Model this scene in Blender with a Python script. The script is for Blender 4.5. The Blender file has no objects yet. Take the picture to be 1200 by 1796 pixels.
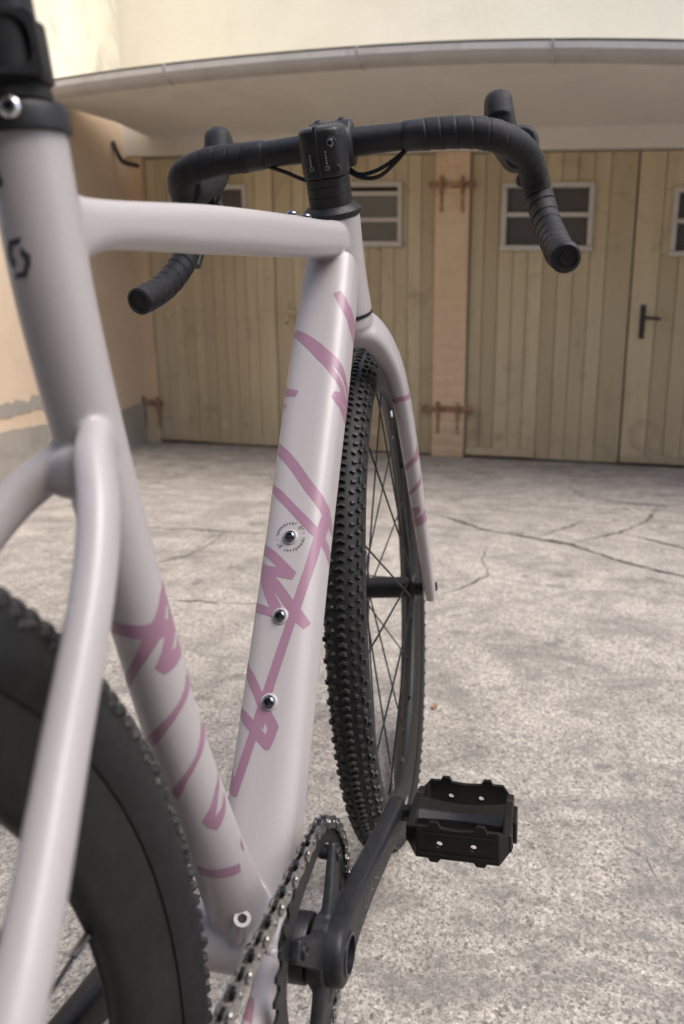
import bpy, bmesh, math, random
import numpy as np
from mathutils import Vector, Matrix
from mathutils.bvhtree import BVHTree
from mathutils.geometry import delaunay_2d_cdt
PI = math.pi
random.seed(7)
SC = bpy.context.scene
COL = SC.collection

# ------------------------------------------------------------------ camera
cam_d = bpy.data.cameras.new('camera')
cam = bpy.data.objects.new('camera', cam_d)
COL.objects.link(cam)
SC.camera = cam
_r = Vector((0.2497, -0.9683, -0.0118)).normalized()
_f = Vector((0.9437, 0.2460, -0.2213)).normalized()
_u = _r.cross(_f).normalized()
_r = _f.cross(_u).normalized()
cam.matrix_world = Matrix(((_r.x, _u.x, -_f.x, -0.4077), (_r.y, _u.y, -_f.y, -0.1708),
                           (_r.z, _u.z, -_f.z, 0.6907), (0, 0, 0, 1)))
cam_d.sensor_fit = 'VERTICAL'
cam_d.sensor_height = 36.0
cam_d.lens = 36.0 * 1287.63 / 1796.0
cam_d.clip_start = 0.01
cam_d.clip_end = 300.0
cam_d.dof.use_dof = True
cam_d.dof.focus_distance = 0.66
cam_d.dof.aperture_fstop = 6.3

# ------------------------------------------------------------------ world, sun, exposure
W = bpy.data.worlds.new('World')
SC.world = W
W.use_nodes = True
nt = W.node_tree
nt.nodes.clear()
sky = nt.nodes.new('ShaderNodeTexSky')
sky.sky_type = 'NISHITA'
sky.sun_disc = False
SUN_AZ, SUN_EL = math.radians(258), math.radians(60)   # azimuth of the light, measured from +x towards +y
sky.sun_elevation = SUN_EL
sky.sun_rotation = PI / 2 - SUN_AZ
sky.air_density = 1.0
sky.dust_density = 3.0
sky.ozone_density = 0.6
bg = nt.nodes.new('ShaderNodeBackground')
bg.inputs['Strength'].default_value = 0.14
wo = nt.nodes.new('ShaderNodeOutputWorld')
nt.links.new(sky.outputs[0], bg.inputs[0])
nt.links.new(bg.outputs[0], wo.inputs[0])
sun_d = bpy.data.lights.new('sun', 'SUN')
sun_d.energy = 1.5
sun_d.angle = math.radians(45)
sun_d.color = (1.0, 0.965, 0.92)
sun = bpy.data.objects.new('sun', sun_d)
COL.objects.link(sun)
_s = Vector((math.cos(SUN_EL) * math.cos(SUN_AZ), math.cos(SUN_EL) * math.sin(SUN_AZ), math.sin(SUN_EL)))
sun.rotation_euler = _s.to_track_quat('Z', 'Y').to_euler()
SC.view_settings.view_transform = 'Standard'
SC.view_settings.look = 'None'
SC.view_settings.gamma = 1.0
SC.view_settings.exposure = 0.82

# ------------------------------------------------------------------ helpers
def prop(o, label=None, cat=None, group=None, kind=None):
    if label: o['label'] = label
    if cat: o['category'] = cat
    if group: o['group'] = group
    if kind: o['kind'] = kind
    return o

def empty(name, parent=None, loc=(0, 0, 0)):
    o = bpy.data.objects.new(name, None)
    o.empty_display_size = 0.05
    COL.objects.link(o)
    o.location = loc
    o.parent = parent
    return o

def mesh_obj(name, me, mat, parent=None):
    o = bpy.data.objects.new(name, me)
    COL.objects.link(o)
    if mat and not me.materials: me.materials.append(mat)
    o.parent = parent
    return o

class MB:
    def __init__(self):
        self.v = []; self.f = []
    def add(self, v, f):
        n = len(self.v)
        self.v += [tuple(map(float, p)) for p in v]
        self.f += [tuple(i + n for i in q) for q in f]
        return self
    def mesh(self, name, smooth=False, angle=None):
        me = bpy.data.meshes.new(name)
        me.from_pydata(self.v, [], self.f)
        me.update()
        if smooth:
            me.polygons.foreach_set('use_smooth', [True] * len(me.polygons))
            if angle is not None:
                me.set_sharp_from_angle(angle=math.radians(angle))
        return me
    def build(self, name, mat, parent=None, smooth=True, angle=40):
        return mesh_obj(name, self.mesh(name, smooth, angle), mat, parent)

def catmull(P, n):
    P = np.array(P, float)
    if len(P) == 2:
        t = np.linspace(0, 1, n)[:, None]
        return P[0] * (1 - t) + P[1] * t
    d = np.r_[0, np.cumsum(np.linalg.norm(np.diff(P[:, :3], axis=0), axis=1) ** 0.5)]
    T = np.zeros_like(P)
    for i in range(len(P)):
        if i == 0: T[i] = (P[1] - P[0]) / (d[1] - d[0])
        elif i == len(P) - 1: T[i] = (P[-1] - P[-2]) / (d[-1] - d[-2])
        else:
            a, b = d[i] - d[i - 1], d[i + 1] - d[i]
            T[i] = ((P[i] - P[i - 1]) / a * b + (P[i + 1] - P[i]) / b * a) / (a + b)
    out = []
    for t in np.linspace(0, d[-1], n):
        i = min(max(np.searchsorted(d, t) - 1, 0), len(P) - 2)
        h = d[i + 1] - d[i]; u = (t - d[i]) / h
        out.append((2*u**3 - 3*u**2 + 1) * P[i] + (u**3 - 2*u**2 + u) * h * T[i] + (-2*u**3 + 3*u**2) * P[i+1] + (u**3 - u**2) * h * T[i+1])
    return np.array(out)

def frames(C, lat=(0, 1, 0)):
    C = np.array(C); T = np.gradient(C, axis=0)
    T /= np.linalg.norm(T, axis=1)[:, None]
    e1 = np.array(lat, float)[None] - T * (T @ np.array(lat, float))[:, None]
    e1 /= np.linalg.norm(e1, axis=1)[:, None]
    return T, e1, np.cross(T, e1)

def loft(mb, secs, cap=True, closed=True):
    n = len(secs[0]); v = []; f = []
    for s in secs: v += [tuple(p) for p in s]
    m = n if closed else n - 1
    for i in range(len(secs) - 1):
        for j in range(m):
            k = (j + 1) % n
            f.append((i*n + j, i*n + k, (i+1)*n + k, (i+1)*n + j))
    if cap and closed:
        f.append(tuple(range(n - 1, -1, -1)))
        f.append(tuple((len(secs) - 1) * n + j for j in range(n)))
    return mb.add(v, f)

def sup(n, seg):
    t = np.linspace(0, 2 * PI, seg, endpoint=False)
    c, s = np.cos(t), np.sin(t)
    return np.sign(c) * abs(c) ** (2 / n), np.sign(s) * abs(s) ** (2 / n)

def sweep(mb, path, n=24, seg=24, nexp=2.0, lat=(0, 1, 0), cap=True):
    """path rows: x, y, z, half width along lat, half width across; splined."""
    Q = catmull(path, n)
    T, e1, e2 = frames(Q[:, :3], lat)
    cx, cy = sup(nexp, seg)
    secs = [Q[i, :3] + np.outer(cx * Q[i, 3], e1[i]) + np.outer(cy * Q[i, 4], e2[i]) for i in range(n)]
    return loft(mb, secs, cap)

def pipe(mb, pts, r, n=None, seg=10, cap=True):
    pts = [tuple(p) for p in pts]
    rr = r if hasattr(r, '__len__') else [r] * len(pts)
    path = [p + (q, q) for p, q in zip(pts, rr)]
    d = np.array(pts[-1]) - np.array(pts[0])
    lat = (0, 1, 0) if abs(d[1]) < 0.8 * np.linalg.norm(d) else (1, 0, 0)
    return sweep(mb, path, n or (2 if len(pts) == 2 else 6 * len(pts)), seg, 2.0, lat, cap)

def basis(axis):
    a = np.array(axis, float); a /= np.linalg.norm(a)
    h = np.array((0, 0, 1.0)) if abs(a[2]) < 0.9 else np.array((1.0, 0, 0))
    e1 = np.cross(h, a); e1 /= np.linalg.norm(e1)
    return a, e1, np.cross(a, e1)

def lathe(mb, prof, origin, axis, seg=32, cap=True):
    """prof: (distance along axis, radius)"""
    a, e1, e2 = basis(axis)
    t = np.linspace(0, 2 * PI, seg, endpoint=False)
    o = np.array(origin, float)
    secs = [o + a * h + np.outer(np.cos(t) * r, e1) + np.outer(np.sin(t) * r, e2) for h, r in prof]
    return loft(mb, secs, cap)

def ringlathe(mb, prof, origin, axis, seg=64):
    """closed profile of (along, radius) spun into a torus-like ring"""
    a, e1, e2 = basis(axis); o = np.array(origin, float); m = len(prof)
    v = []; f = []
    for i in range(seg):
        t = 2 * PI * i / seg
        d = math.cos(t) * e1 + math.sin(t) * e2
        v += [o + a * h + d * r for h, r in prof]
    for i in range(seg):
        k = (i + 1) % seg
        for j in range(m):
            l = (j + 1) % m
            f.append((i*m + j, k*m + j, k*m + l, i*m + l))
    return mb.add(v, f)

def box(mb, lo, hi, M=None):
    x0, y0, z0 = lo; x1, y1, z1 = hi
    v = [(x0,y0,z0),(x1,y0,z0),(x1,y1,z0),(x0,y1,z0),(x0,y0,z1),(x1,y0,z1),(x1,y1,z1),(x0,y1,z1)]
    if M is not None: v = [M(*p) for p in v]
    return mb.add(v, [(0,3,2,1),(4,5,6,7),(0,1,5,4),(1,2,6,5),(2,3,7,6),(3,0,4,7)])

def prism(mb, poly, h0, h1, M):
    """poly in 2D extruded from h0 to h1; M(a, b, h) -> point"""
    n = len(poly)
    v = [M(a, b, h0) for a, b in poly] + [M(a, b, h1) for a, b in poly]
    f = [tuple(range(n - 1, -1, -1)), tuple(range(n, 2 * n))]
    f += [(i, (i + 1) % n, n + (i + 1) % n, n + i) for i in range(n)]
    return mb.add(v, f)

def bevelled(o, w, seg=2, angle=35):
    m = o.modifiers.new('bevel', 'BEVEL'); m.width = w; m.segments = seg
    m.limit_method = 'ANGLE'; m.angle_limit = math.radians(angle)
    return o

# ------------------------------------------------------------------ materials
def mat(name, col, rough=0.5, metal=0.0, coat=0.0, spec=0.5):
    m = bpy.data.materials.new(name); m.use_nodes = True
    b = m.node_tree.nodes['Principled BSDF']
    b.inputs['Base Color'].default_value = (*col, 1)
    b.inputs['Roughness'].default_value = rough
    b.inputs['Metallic'].default_value = metal
    b.inputs['Coat Weight'].default_value = coat
    b.inputs['Coat Roughness'].default_value = 0.25
    b.inputs['Specular IOR Level'].default_value = spec
    return m

class NG:
    def __init__(self, m):
        self.t = m.node_tree; self.b = self.t.nodes['Principled BSDF']
    def n(self, typ, **kw):
        x = self.t.nodes.new(typ)
        for k, v in kw.items():
            if k.startswith('i_'):
                x.inputs[int(k[2:]) if k[2:].isdigit() else k[2:].replace('_', ' ')].default_value = v
            else: setattr(x, k, v)
        return x
    def l(self, a, b): self.t.links.new(a, b)
    def coord(self, kind='Object', scale=(1, 1, 1)):
        c = self.n('ShaderNodeTexCoord'); mp = self.n('ShaderNodeMapping')
        mp.inputs['Scale'].default_value = scale
        self.l(c.outputs[kind], mp.inputs[0]); return mp.outputs[0]
    def noise(self, vec, scale, detail=4, rough=0.55, dist=0.0):
        x = self.n('ShaderNodeTexNoise'); x.inputs['Scale'].default_value = scale
        x.inputs['Detail'].default_value = detail; x.inputs['Roughness'].default_value = rough
        x.inputs['Distortion'].default_value = dist
        self.l(vec, x.inputs['Vector']); return x.outputs['Fac']
    def ramp(self, fac, stops):
        r = self.n('ShaderNodeValToRGB'); e = r.color_ramp.elements
        while len(e) < len(stops): e.new(0.5)
        for q, (p, c) in zip(e, stops):
            q.position = p; q.color = (*c, 1) if len(c) == 3 else c
        self.l(fac, r.inputs[0]); return r.outputs[0]
    def mix(self, fac, a, b, mode='MIX'):
        x = self.n('ShaderNodeMix', data_type='RGBA', blend_type=mode)
        if isinstance(fac, float): x.inputs[0].default_value = fac
        else: self.l(fac, x.inputs[0])
        for s, q in ((6, a), (7, b)):
            if isinstance(q, tuple): x.inputs[s].default_value = (*q, 1)
            else: self.l(q, x.inputs[s])
        return x.outputs[2]
    def bump(self, h, strength=0.3, dist=0.002):
        x = self.n('ShaderNodeBump'); x.inputs['Strength'].default_value = strength
        x.inputs['Distance'].default_value = dist
        self.l(h, x.inputs['Height']); self.l(x.outputs[0], self.b.inputs['Normal'])
    def col(self, c): self.l(c, self.b.inputs['Base Color'])
    def rough(self, c): self.l(c, self.b.inputs['Roughness'])

M = {}
def frame_paint():
    m = mat('frame_paint', (0.45, 0.42, 0.425), 0.42, 0.0, 0.25); g = NG(m)
    v = g.coord(); nz = g.noise(v, 900, 2)
    g.col(g.mix(g.ramp(nz, [(0.35, (0, 0, 0)), (0.7, (1, 1, 1))]), (0.395, 0.366, 0.372), (0.43, 0.400, 0.406)))
    g.rough(g.ramp(g.noise(v, 60, 3), [(0.3, (0.38,)*3), (0.7, (0.47,)*3)]))
    return m
M['paint'] = frame_paint()
M['mauve'] = mat('mauve_decal', (0.295, 0.160, 0.228), 0.45, 0.0, 0.2)
M['print'] = mat('dark_print', (0.05, 0.045, 0.06), 0.5)
M['silver_print'] = mat('grey_print', (0.30, 0.30, 0.30), 0.45)
M['arm_print'] = mat('dark_grey_print', (0.075, 0.073, 0.07), 0.4)

def black(name, col, rough, scale, bump, metal=0.0):
    col = tuple(x * 0.55 for x in col); m = mat(name, col, rough, metal, 0, 0.36); g = NG(m); v = g.coord()
    c2 = tuple(min(1, x * 1.6 + 0.002) for x in col)
    g.col(g.mix(g.ramp(g.noise(v, scale * 0.12, 4), [(0.35, (0, 0, 0)), (0.75, (1, 1, 1))]), col, c2))
    g.rough(g.ramp(g.noise(v, scale * 0.3, 3), [(0.3, (rough - 0.06,)*3), (0.7, (rough + 0.1,)*3)]))
    g.bump(g.noise(v, scale, 3), bump, 0.0004)
    return m
def dusty(m):
    g = NG(m); v = g.coord(); src = g.b.inputs['Base Color'].links[0].from_socket
    c = g.mix(g.ramp(g.noise(v, 55, 7, 0.75, 0.5), [(0.50, (0, 0, 0)), (0.68, (0.6,)*3)]), src, (0.085, 0.08, 0.075))
    c = g.mix(g.ramp(g.noise(v, 420, 3, 0.8), [(0.62, (0, 0, 0)), (0.74, (0.7,)*3)]), c, (0.16, 0.15, 0.14))
    g.col(c); return m
M['metal'] = black('black_anodised', (0.016, 0.0165, 0.019), 0.42, 900, 0.08)
M['satin'] = black('black_satin', (0.022, 0.023, 0.027), 0.46, 1200, 0.10)
M['plastic'] = black('black_plastic', (0.018, 0.018, 0.021), 0.48, 700, 0.12)
M['pedalm'] = black('black_painted_pedal', (0.0085, 0.0085, 0.009), 0.34, 900, 0.10)
M['band'] = black('finishing_tape', (0.030, 0.030, 0.034), 0.36, 500, 0.15)
M['tape'] = black('bar_tape', (0.020, 0.020, 0.024), 0.62, 1500, 0.45)
M['rubber_hood'] = black('hood_rubber', (0.020, 0.021, 0.024), 0.6, 900, 0.25)
M['tyre'] = black('tyre_rubber', (0.017, 0.0175, 0.019), 0.66, 500, 0.35)
M['tread'] = black('lit_tread_rubber', (0.036, 0.036, 0.038), 0.5, 500, 0.25)  # knobs lighter than the carcass: their lit tops are put into the colour
M['sidewall'] = black('tyre_sidewall', (0.016, 0.0165, 0.018), 0.58, 900, 0.15)
M['rim'] = black('rim_black', (0.014, 0.0135, 0.0135), 0.5, 600, 0.05)
dusty(M['tread'])
M['chrome'] = mat('polished_steel', (0.62, 0.62, 0.64), 0.16, 1.0)
M['bolt'] = mat('dark_chrome_bolt', (0.16, 0.16, 0.18), 0.12, 1.0)
M['sleeve'] = mat('brushed_sleeve', (0.10, 0.105, 0.115), 0.3, 0.9)
M['hole'] = mat('dark_recess', (0.01, 0.01, 0.01), 0.7)
M['spoke'] = mat('black_spoke', (0.03, 0.03, 0.032), 0.35, 0.6)
def chainmat():
    m = mat('chain_steel', (0.42, 0.40, 0.38), 0.28, 1.0); g = NG(m); v = g.coord()
    g.col(g.ramp(g.noise(v, 350, 4), [(0.3, (0.16, 0.155, 0.15)), (0.62, (0.54, 0.53, 0.52))]))
    g.rough(g.ramp(g.noise(v, 500, 3), [(0.3, (0.2,)*3), (0.7, (0.42,)*3)]))
    return m
M['chain'] = chainmat()
M['chain_dark'] = mat('chain_roller_steel', (0.06, 0.058, 0.055), 0.35, 1.0)

def concrete():
    m = mat('concrete_yard', (0.4, 0.37, 0.33), 0.9, 0, 0, 0.25); g = NG(m); v = g.coord()
    big = g.noise(v, 0.9, 6, 0.62, 0.6)
    mid = g.noise(v, 6.0, 7, 0.66, 0.3)
    fine = g.noise(v, 150.0, 8, 0.8)
    def cells(scale):
        x = g.n('ShaderNodeTexVoronoi'); x.inputs['Scale'].default_value = scale
        g.l(v, x.inputs['Vector']); sp = g.n('ShaderNodeSeparateColor'); g.l(x.outputs['Color'], sp.inputs[0]); return sp.outputs[0]
    gr1, gr2 = cells(320.0), cells(140.0)
    base = g.ramp(big, [(0.28, (0.25, 0.23, 0.21)), (0.5, (0.365, 0.335, 0.305)), (0.72, (0.47, 0.432, 0.395))])
    c = g.mix(0.55, base, g.ramp(mid, [(0.32, (0.15, 0.14, 0.128)), (0.44, (0.30, 0.277, 0.252)), (0.55, (0.40, 0.37, 0.335)), (0.75, (0.54, 0.50, 0.455))]))
    c = g.mix(g.ramp(fine, [(0.40, (0.8,)*3), (0.53, (0, 0, 0))]), c, (0.14, 0.131, 0.12))
    c = g.mix(0.85, c, g.ramp(gr1, [(0.0, (0.40,)*3), (0.18, (0.75,)*3), (0.45, (1.0,)*3), (0.8, (1.12,)*3), (1.0, (1.45,)*3)]), 'MULTIPLY')
    c = g.mix(0.60, c, g.ramp(gr2, [(0.0, (0.35,)*3), (0.10, (0.8,)*3), (0.3, (1.0,)*3), (0.9, (1.05,)*3), (1.0, (1.4,)*3)]), 'MULTIPLY')
    mot = g.noise(v, 28.0, 7, 0.72, 0.4)
    c = g.mix(g.ramp(mot, [(0.34, (0.5,)*3), (0.50, (0, 0, 0))]), c, (0.17, 0.16, 0.148))
    # dark weathered stains
    st = g.noise(g.coord(scale=(1.6, 0.8, 1)), 3.4, 9, 0.72, 1.6)
    c = g.mix(g.ramp(st, [(0.50, (0, 0, 0)), (0.64, (0.70,)*3)]), c, (0.15, 0.142, 0.132))
    # moss-dark blotches of a few centimetres
    bl = g.n('ShaderNodeTexVoronoi'); bl.inputs['Scale'].default_value = 5.0
    wv = g.n('ShaderNodeVectorMath', operation='ADD'); nn = g.n('ShaderNodeTexNoise'); nn.inputs['Scale'].default_value = 20
    g.l(v, nn.inputs['Vector']); sc = g.n('ShaderNodeVectorMath', operation='SCALE'); sc.inputs['Scale'].default_value = 0.12
    g.l(nn.outputs['Color'], sc.inputs[0]); g.l(v, wv.inputs[0]); g.l(sc.outputs[0], wv.inputs[1]); g.l(wv.outputs[0], bl.inputs['Vector'])
    c = g.mix(g.ramp(bl.outputs['Distance'], [(0.08, (0.75,)*3), (0.19, (0, 0, 0))]), c, (0.13, 0.125, 0.115))
    c = g.mix(1.0, c, (1.22, 1.21, 1.195), 'MULTIPLY')
    g.col(c)
    h = g.mix(0.5, mid, fine)
    g.bump(h, 0.55, 0.006)
    return m
M['concrete'] = concrete()

def plaster(name, a, b, dirt, dscale=1.4, dlo=0.55, dhi=0.75, bump=0.4):
    m = mat(name, a, 0.92, 0, 0, 0.2); g = NG(m); v = g.coord()
    c = g.mix(g.ramp(g.noise(v, 2.2, 6, 0.6, 0.5), [(0.3, (0, 0, 0)), (0.7, (1, 1, 1))]), a, b)
    c = g.mix(g.ramp(g.noise(v, dscale, 8, 0.68, 1.0), [(dlo, (0, 0, 0)), (dhi, (0.7,)*3)]), c, dirt)
    vs = g.coord(scale=(1, 1, 0.12))
    c = g.mix(g.ramp(g.noise(vs, 14, 5, 0.6), [(0.58, (0, 0, 0)), (0.8, (0.35,)*3)]), c, dirt)
    g.col(c)
    g.bump(g.noise(v, 45, 6, 0.65), bump, 0.01)
    return m
M['cream'] = plaster('cream_render', (0.86, 0.79, 0.63), (0.90, 0.84, 0.69), (0.76, 0.69, 0.56), 0.9, 0.56, 0.85)
M['cream_worn'] = plaster('weathered_cream_render', (0.82, 0.76, 0.61), (0.86, 0.81, 0.68), (0.48, 0.45, 0.38), 2.6, 0.50, 0.70)
M['peach'] = plaster('peach_render', (0.68, 0.505, 0.33), (0.74, 0.57, 0.39), (0.48, 0.36, 0.245), 2.0, 0.52, 0.75)
M['peach_wall'] = plaster('pale_peach_render', (0.66, 0.51, 0.37), (0.72, 0.58, 0.44), (0.50, 0.39, 0.29), 1.6, 0.54, 0.78)
M['plinth'] = plaster('grey_cement_plinth', (0.34, 0.31, 0.27), (0.42, 0.385, 0.335), (0.22, 0.205, 0.18), 3.0, 0.5, 0.72)
M['soffit'] = plaster('painted_soffit', (0.68, 0.65, 0.60), (0.74, 0.71, 0.65), (0.58, 0.54, 0.48), 1.5, 0.5, 0.8, 0.2)

def wood():
    m = mat('tan_painted_boards', (0.4, 0.32, 0.19), 0.62, 0, 0, 0.3); g = NG(m); v = g.coord(scale=(1, 1, 0.10))
    oi = g.n('ShaderNodeObjectInfo')
    a = g.ramp(oi.outputs['Random'], [(0.0, (0.45, 0.372, 0.245)), (0.5, (0.52, 0.435, 0.290)), (1.0, (0.60, 0.510, 0.345))])
    c = g.mix(g.ramp(g.noise(v, 16, 6, 0.6), [(0.42, (0, 0, 0)), (0.75, (0.6,)*3)]), a, (0.42, 0.335, 0.205))
    v2 = g.coord()
    c = g.mix(g.ramp(g.noise(v2, 5, 7, 0.7, 0.8), [(0.54, (0, 0, 0)), (0.76, (0.7,)*3)]), c, (0.27, 0.21, 0.14))
    g.col(c); g.bump(g.noise(v, 40, 4), 0.25, 0.004)
    return m
M['wood'] = wood()
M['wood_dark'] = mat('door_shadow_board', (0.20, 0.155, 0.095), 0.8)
M['win_white'] = plaster('white_window_paint', (0.52, 0.49, 0.44), (0.60, 0.57, 0.52), (0.36, 0.32, 0.27), 6, 0.5, 0.8, 0.1)
M['glass'] = mat('dusty_window_glass', (0.095, 0.09, 0.082), 0.14, 0, 0, 0.5)
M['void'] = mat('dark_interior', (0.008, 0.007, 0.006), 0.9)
def rust():
    m = mat('rusty_iron', (0.25, 0.1, 0.05), 0.8); g = NG(m); v = g.coord()
    g.col(g.ramp(g.noise(v, 30, 6), [(0.3, (0.16, 0.085, 0.055)), (0.5, (0.33, 0.19, 0.115)), (0.7, (0.50, 0.37, 0.25))]))
    g.bump(g.noise(v, 60, 4), 0.4, 0.004); return m
M['rust'] = rust()
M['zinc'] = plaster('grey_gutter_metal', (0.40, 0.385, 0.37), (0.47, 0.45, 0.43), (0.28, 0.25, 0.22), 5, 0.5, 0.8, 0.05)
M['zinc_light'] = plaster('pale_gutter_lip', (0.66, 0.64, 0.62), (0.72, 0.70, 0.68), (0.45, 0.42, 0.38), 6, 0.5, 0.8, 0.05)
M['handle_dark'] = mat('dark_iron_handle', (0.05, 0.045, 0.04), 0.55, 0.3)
M['handle_pale'] = mat('cream_painted_handle', (0.55, 0.47, 0.32), 0.5)
M['crack'] = mat('crack_dirt', (0.13, 0.122, 0.11), 0.95)
_g = NG(M['crack']); _v = _g.coord()
_g.col(_g.ramp(_g.noise(_v, 16, 6, 0.7), [(0.40, (0.06, 0.056, 0.05)), (0.56, (0.12, 0.112, 0.10)), (0.68, (0.30, 0.28, 0.25))]))
M['leaf'] = mat('orange_leaf', (0.36, 0.19, 0.10), 0.8)

# ------------------------------------------------------------------ setting
WN = np.array((-1, 0.165, 0.0)); WN /= np.linalg.norm(WN)
WU = np.array((-0.165, -1, 0.0)); WU /= np.linalg.norm(WU)
W0 = np.array((4.13, 0, 0))
def WP(u, o, z):
    """garage front: u along the wall (to the right), o out from it, z up; the lintels fall to the right"""
    return tuple(W0 + WU * u + WN * o + np.array((0, 0, z * (1 - 0.052 * (u + 0.25)))))

def ground():
    mb = MB(); N = 40
    xs = np.linspace(-30, 30, N)
    v = [(x, y, 0) for y in xs for x in xs]
    f = [(j*N+i, j*N+i+1, (j+1)*N+i+1, (j+1)*N+i) for j in range(N-1) for i in range(N-1)]
    mb.add(v, f)
    o = mb.build('ground', M['concrete'], None, False)
    prop(o, kind='structure')
    return o
GROUND = ground()

def crack(pts, w):
    rnd = random.Random(int(pts[0][0] * 1000))
    P = []
    for a, b in zip(pts, pts[1:]):
        a, b = np.array(a), np.array(b); d = b - a; L = np.linalg.norm(d); n = np.array((-d[1], d[0])) / L
        k = max(3, int(L / 0.022))
        for i in range(k): P.append(a + d * i / k + n * (rnd.gauss(0, 0.0022 if w > .005 else 0.003) + 0.006 * math.sin(i * 0.9 + len(P)) * math.sin(PI * i / k)))
    P.append(np.array(pts[-1])); P = np.array(P)
    T = np.gradient(P, axis=0); T /= np.linalg.norm(T, axis=1)[:, None]
    nn = np.c_[-T[:, 1], T[:, 0]]
    v = []
    for i, p in enumerate(P):
        e = min(i, len(P) - 1 - i) / (0.25 * len(P)); e = min(1, e) * 0.8 + 0.2
        h = w * e * (0.35 + rnd.random() * 1.0) / 2 * (0.75 + 0.35 * math.sin(i * 0.37 + w * 900))
        v += [(*(p + nn[i] * h), 0.0018), (*(p - nn[i] * h), 0.0018)]
    mb = MB().add(v, [(2*i, 2*i+1, 2*i+3, 2*i+2) for i in range(len(P) - 1)])
    return mb.build('crack', M['crack'], GROUND, False)
for pts, w in (
    ([(2.64, .30), (2.50, .12), (2.343, -.012), (2.266, -.18), (2.198, -.317), (2.05, -.44), (2.017, -.468), (1.888, -.632), (1.80, -.80)], 0.024),
    ([(2.266, -.18), (2.33, -.24), (2.506, -.351), (2.62, -.40)], 0.011),
    ([(2.198, -.317), (2.30, -.40), (2.40, -.497), (2.60, -.62), (2.95, -.72)], 0.012),
    ([(2.10, -.04), (1.95, -.03), (1.78, -.06), (1.65, .0), (1.56, .06)], 0.009),
    ([(2.40, -.497), (2.30, -.62), (2.12, -.78)], 0.012),
    ([(2.1105, 1.60), (2.1105, 1.323), (2.13, 1.1), (2.114, .868), (2.16, .6)], 0.013),
    ([(2.11, .95), (1.95, .93), (1.781, .942), (1.66, 1.02)], 0.009),
    ([(1.36, .80), (1.37, .62), (1.40, .45)], 0.008),
    ([(.62, -.30), (.50, -.36), (.40, -.385), (.30, -.44), (.22, -.46)], 0.0015),
    ([(3.3, -.35), (3.05, -.42), (2.95, -.60), (2.9, -.85)], 0.014),
): crack(pts, w)

WALL_T = 0.25
def wall_block(mb, u0, u1, z0, z1, o0=-WALL_T, o1=0.0):
    n = max(2, int((u1 - u0) / 0.3) + 1)
    us = np.linspace(u0, u1, n)
    loft(mb, [[WP(u, o0, z0), WP(u, o1, z0), WP(u, o1, z1), WP(u, o0, z1)] for u in us])

DOOR_T = 1.762
SOF = 1.872
UL = -2.68
def left_u(o): return UL + 0.25 * o

gar = empty('garage_building', None, WP(0, 0, 0))
prop(gar, 'peach and tan garage row with plank double doors under a shallow canopy', 'garage')
def gpart(mb, name, m, parent=None, smooth=False, angle=40):
    o = mb.build(name, m, parent or gar, smooth, angle)
    if parent is None:
        o.matrix_parent_inverse = Matrix.Translation(gar.location).inverted()
    return o
for a, b, m in ((UL - 0.02, -2.56, 'peach'), (-0.447, -0.245, 'peach'), (1.62, 3.2, 'peach')):
    mb = MB(); wall_block(mb, a, b, -0.02, DOOR_T); pil = gpart(mb, 'pillar', M[m])
    if -0.5 < a < 0:      # painted brickwork: every brick stands a little proud of its joints
        rb = random.Random(21); nc = 24; ch_ = DOOR_T / nc
        for k in range(nc):
            cut_ = a + (b - a) * (0.36 if k % 2 else 0.66)
            for p, q in ((a, cut_), (cut_, b)):
                mb = MB(); w0 = rb.uniform(0.0015, 0.0045); j0 = 0.004
                lo, hi = (p + (j0 if p > a else 0.001), q - (j0 if q < b else 0.001)); z0, z1 = k * ch_ + j0, (k + 1) * ch_ - j0
                loft(mb, [[WP(u, o, z) for u, z in ((lo + e, z0 + e), (hi - e, z0 + e), (hi - e, z1 - e), (lo + e, z1 - e))] for o, e in ((-0.004, 0.0), (w0 - 0.0012, 0.0), (w0, 0.003))])
                br = mb.build('brick', M[m], pil, True, 30)
mb = MB(); wall_block(mb, UL - 0.02, 3.2, DOOR_T + 0.002, SOF + 0.06, -WALL_T, 0.012); gpart(mb, 'lintel', M['soffit'])
mb = MB(); wall_block(mb, UL - 0.3, 7.0, SOF + 0.10, 4.6, -WALL_T, -0.03); gpart(mb, 'upper_wall', M['cream'])
# near-black sheet standing in for the darkness behind the doors
mb = MB(); wall_block(mb, -2.6, 1.7, -0.02, DOOR_T, -0.24, -0.20); gpart(mb, 'inner_darkness', M['void'])

# canopy slab with a gently bowed front edge, gutter along it
def edge_z(u): return 1.962 - (0.036 if u > -0.35 else 0.0165) * (u + 0.35) ** 2
mb = MB(); us = np.linspace(UL + 0.2, 3.2, 26); secs = []
for u in us:
    e = edge_z(u)
    secs.append([WP(u, 0.013, SOF), WP(u, 0.35, SOF + 0.012), WP(u, 0.7, (SOF + e - 0.052) / 2 + 0.012), WP(u, 0.985, e - 0.052), WP(u, 0.985, e + 0.02), WP(u, 0.013, SOF + 0.19)])
loft(mb, secs)
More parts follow.
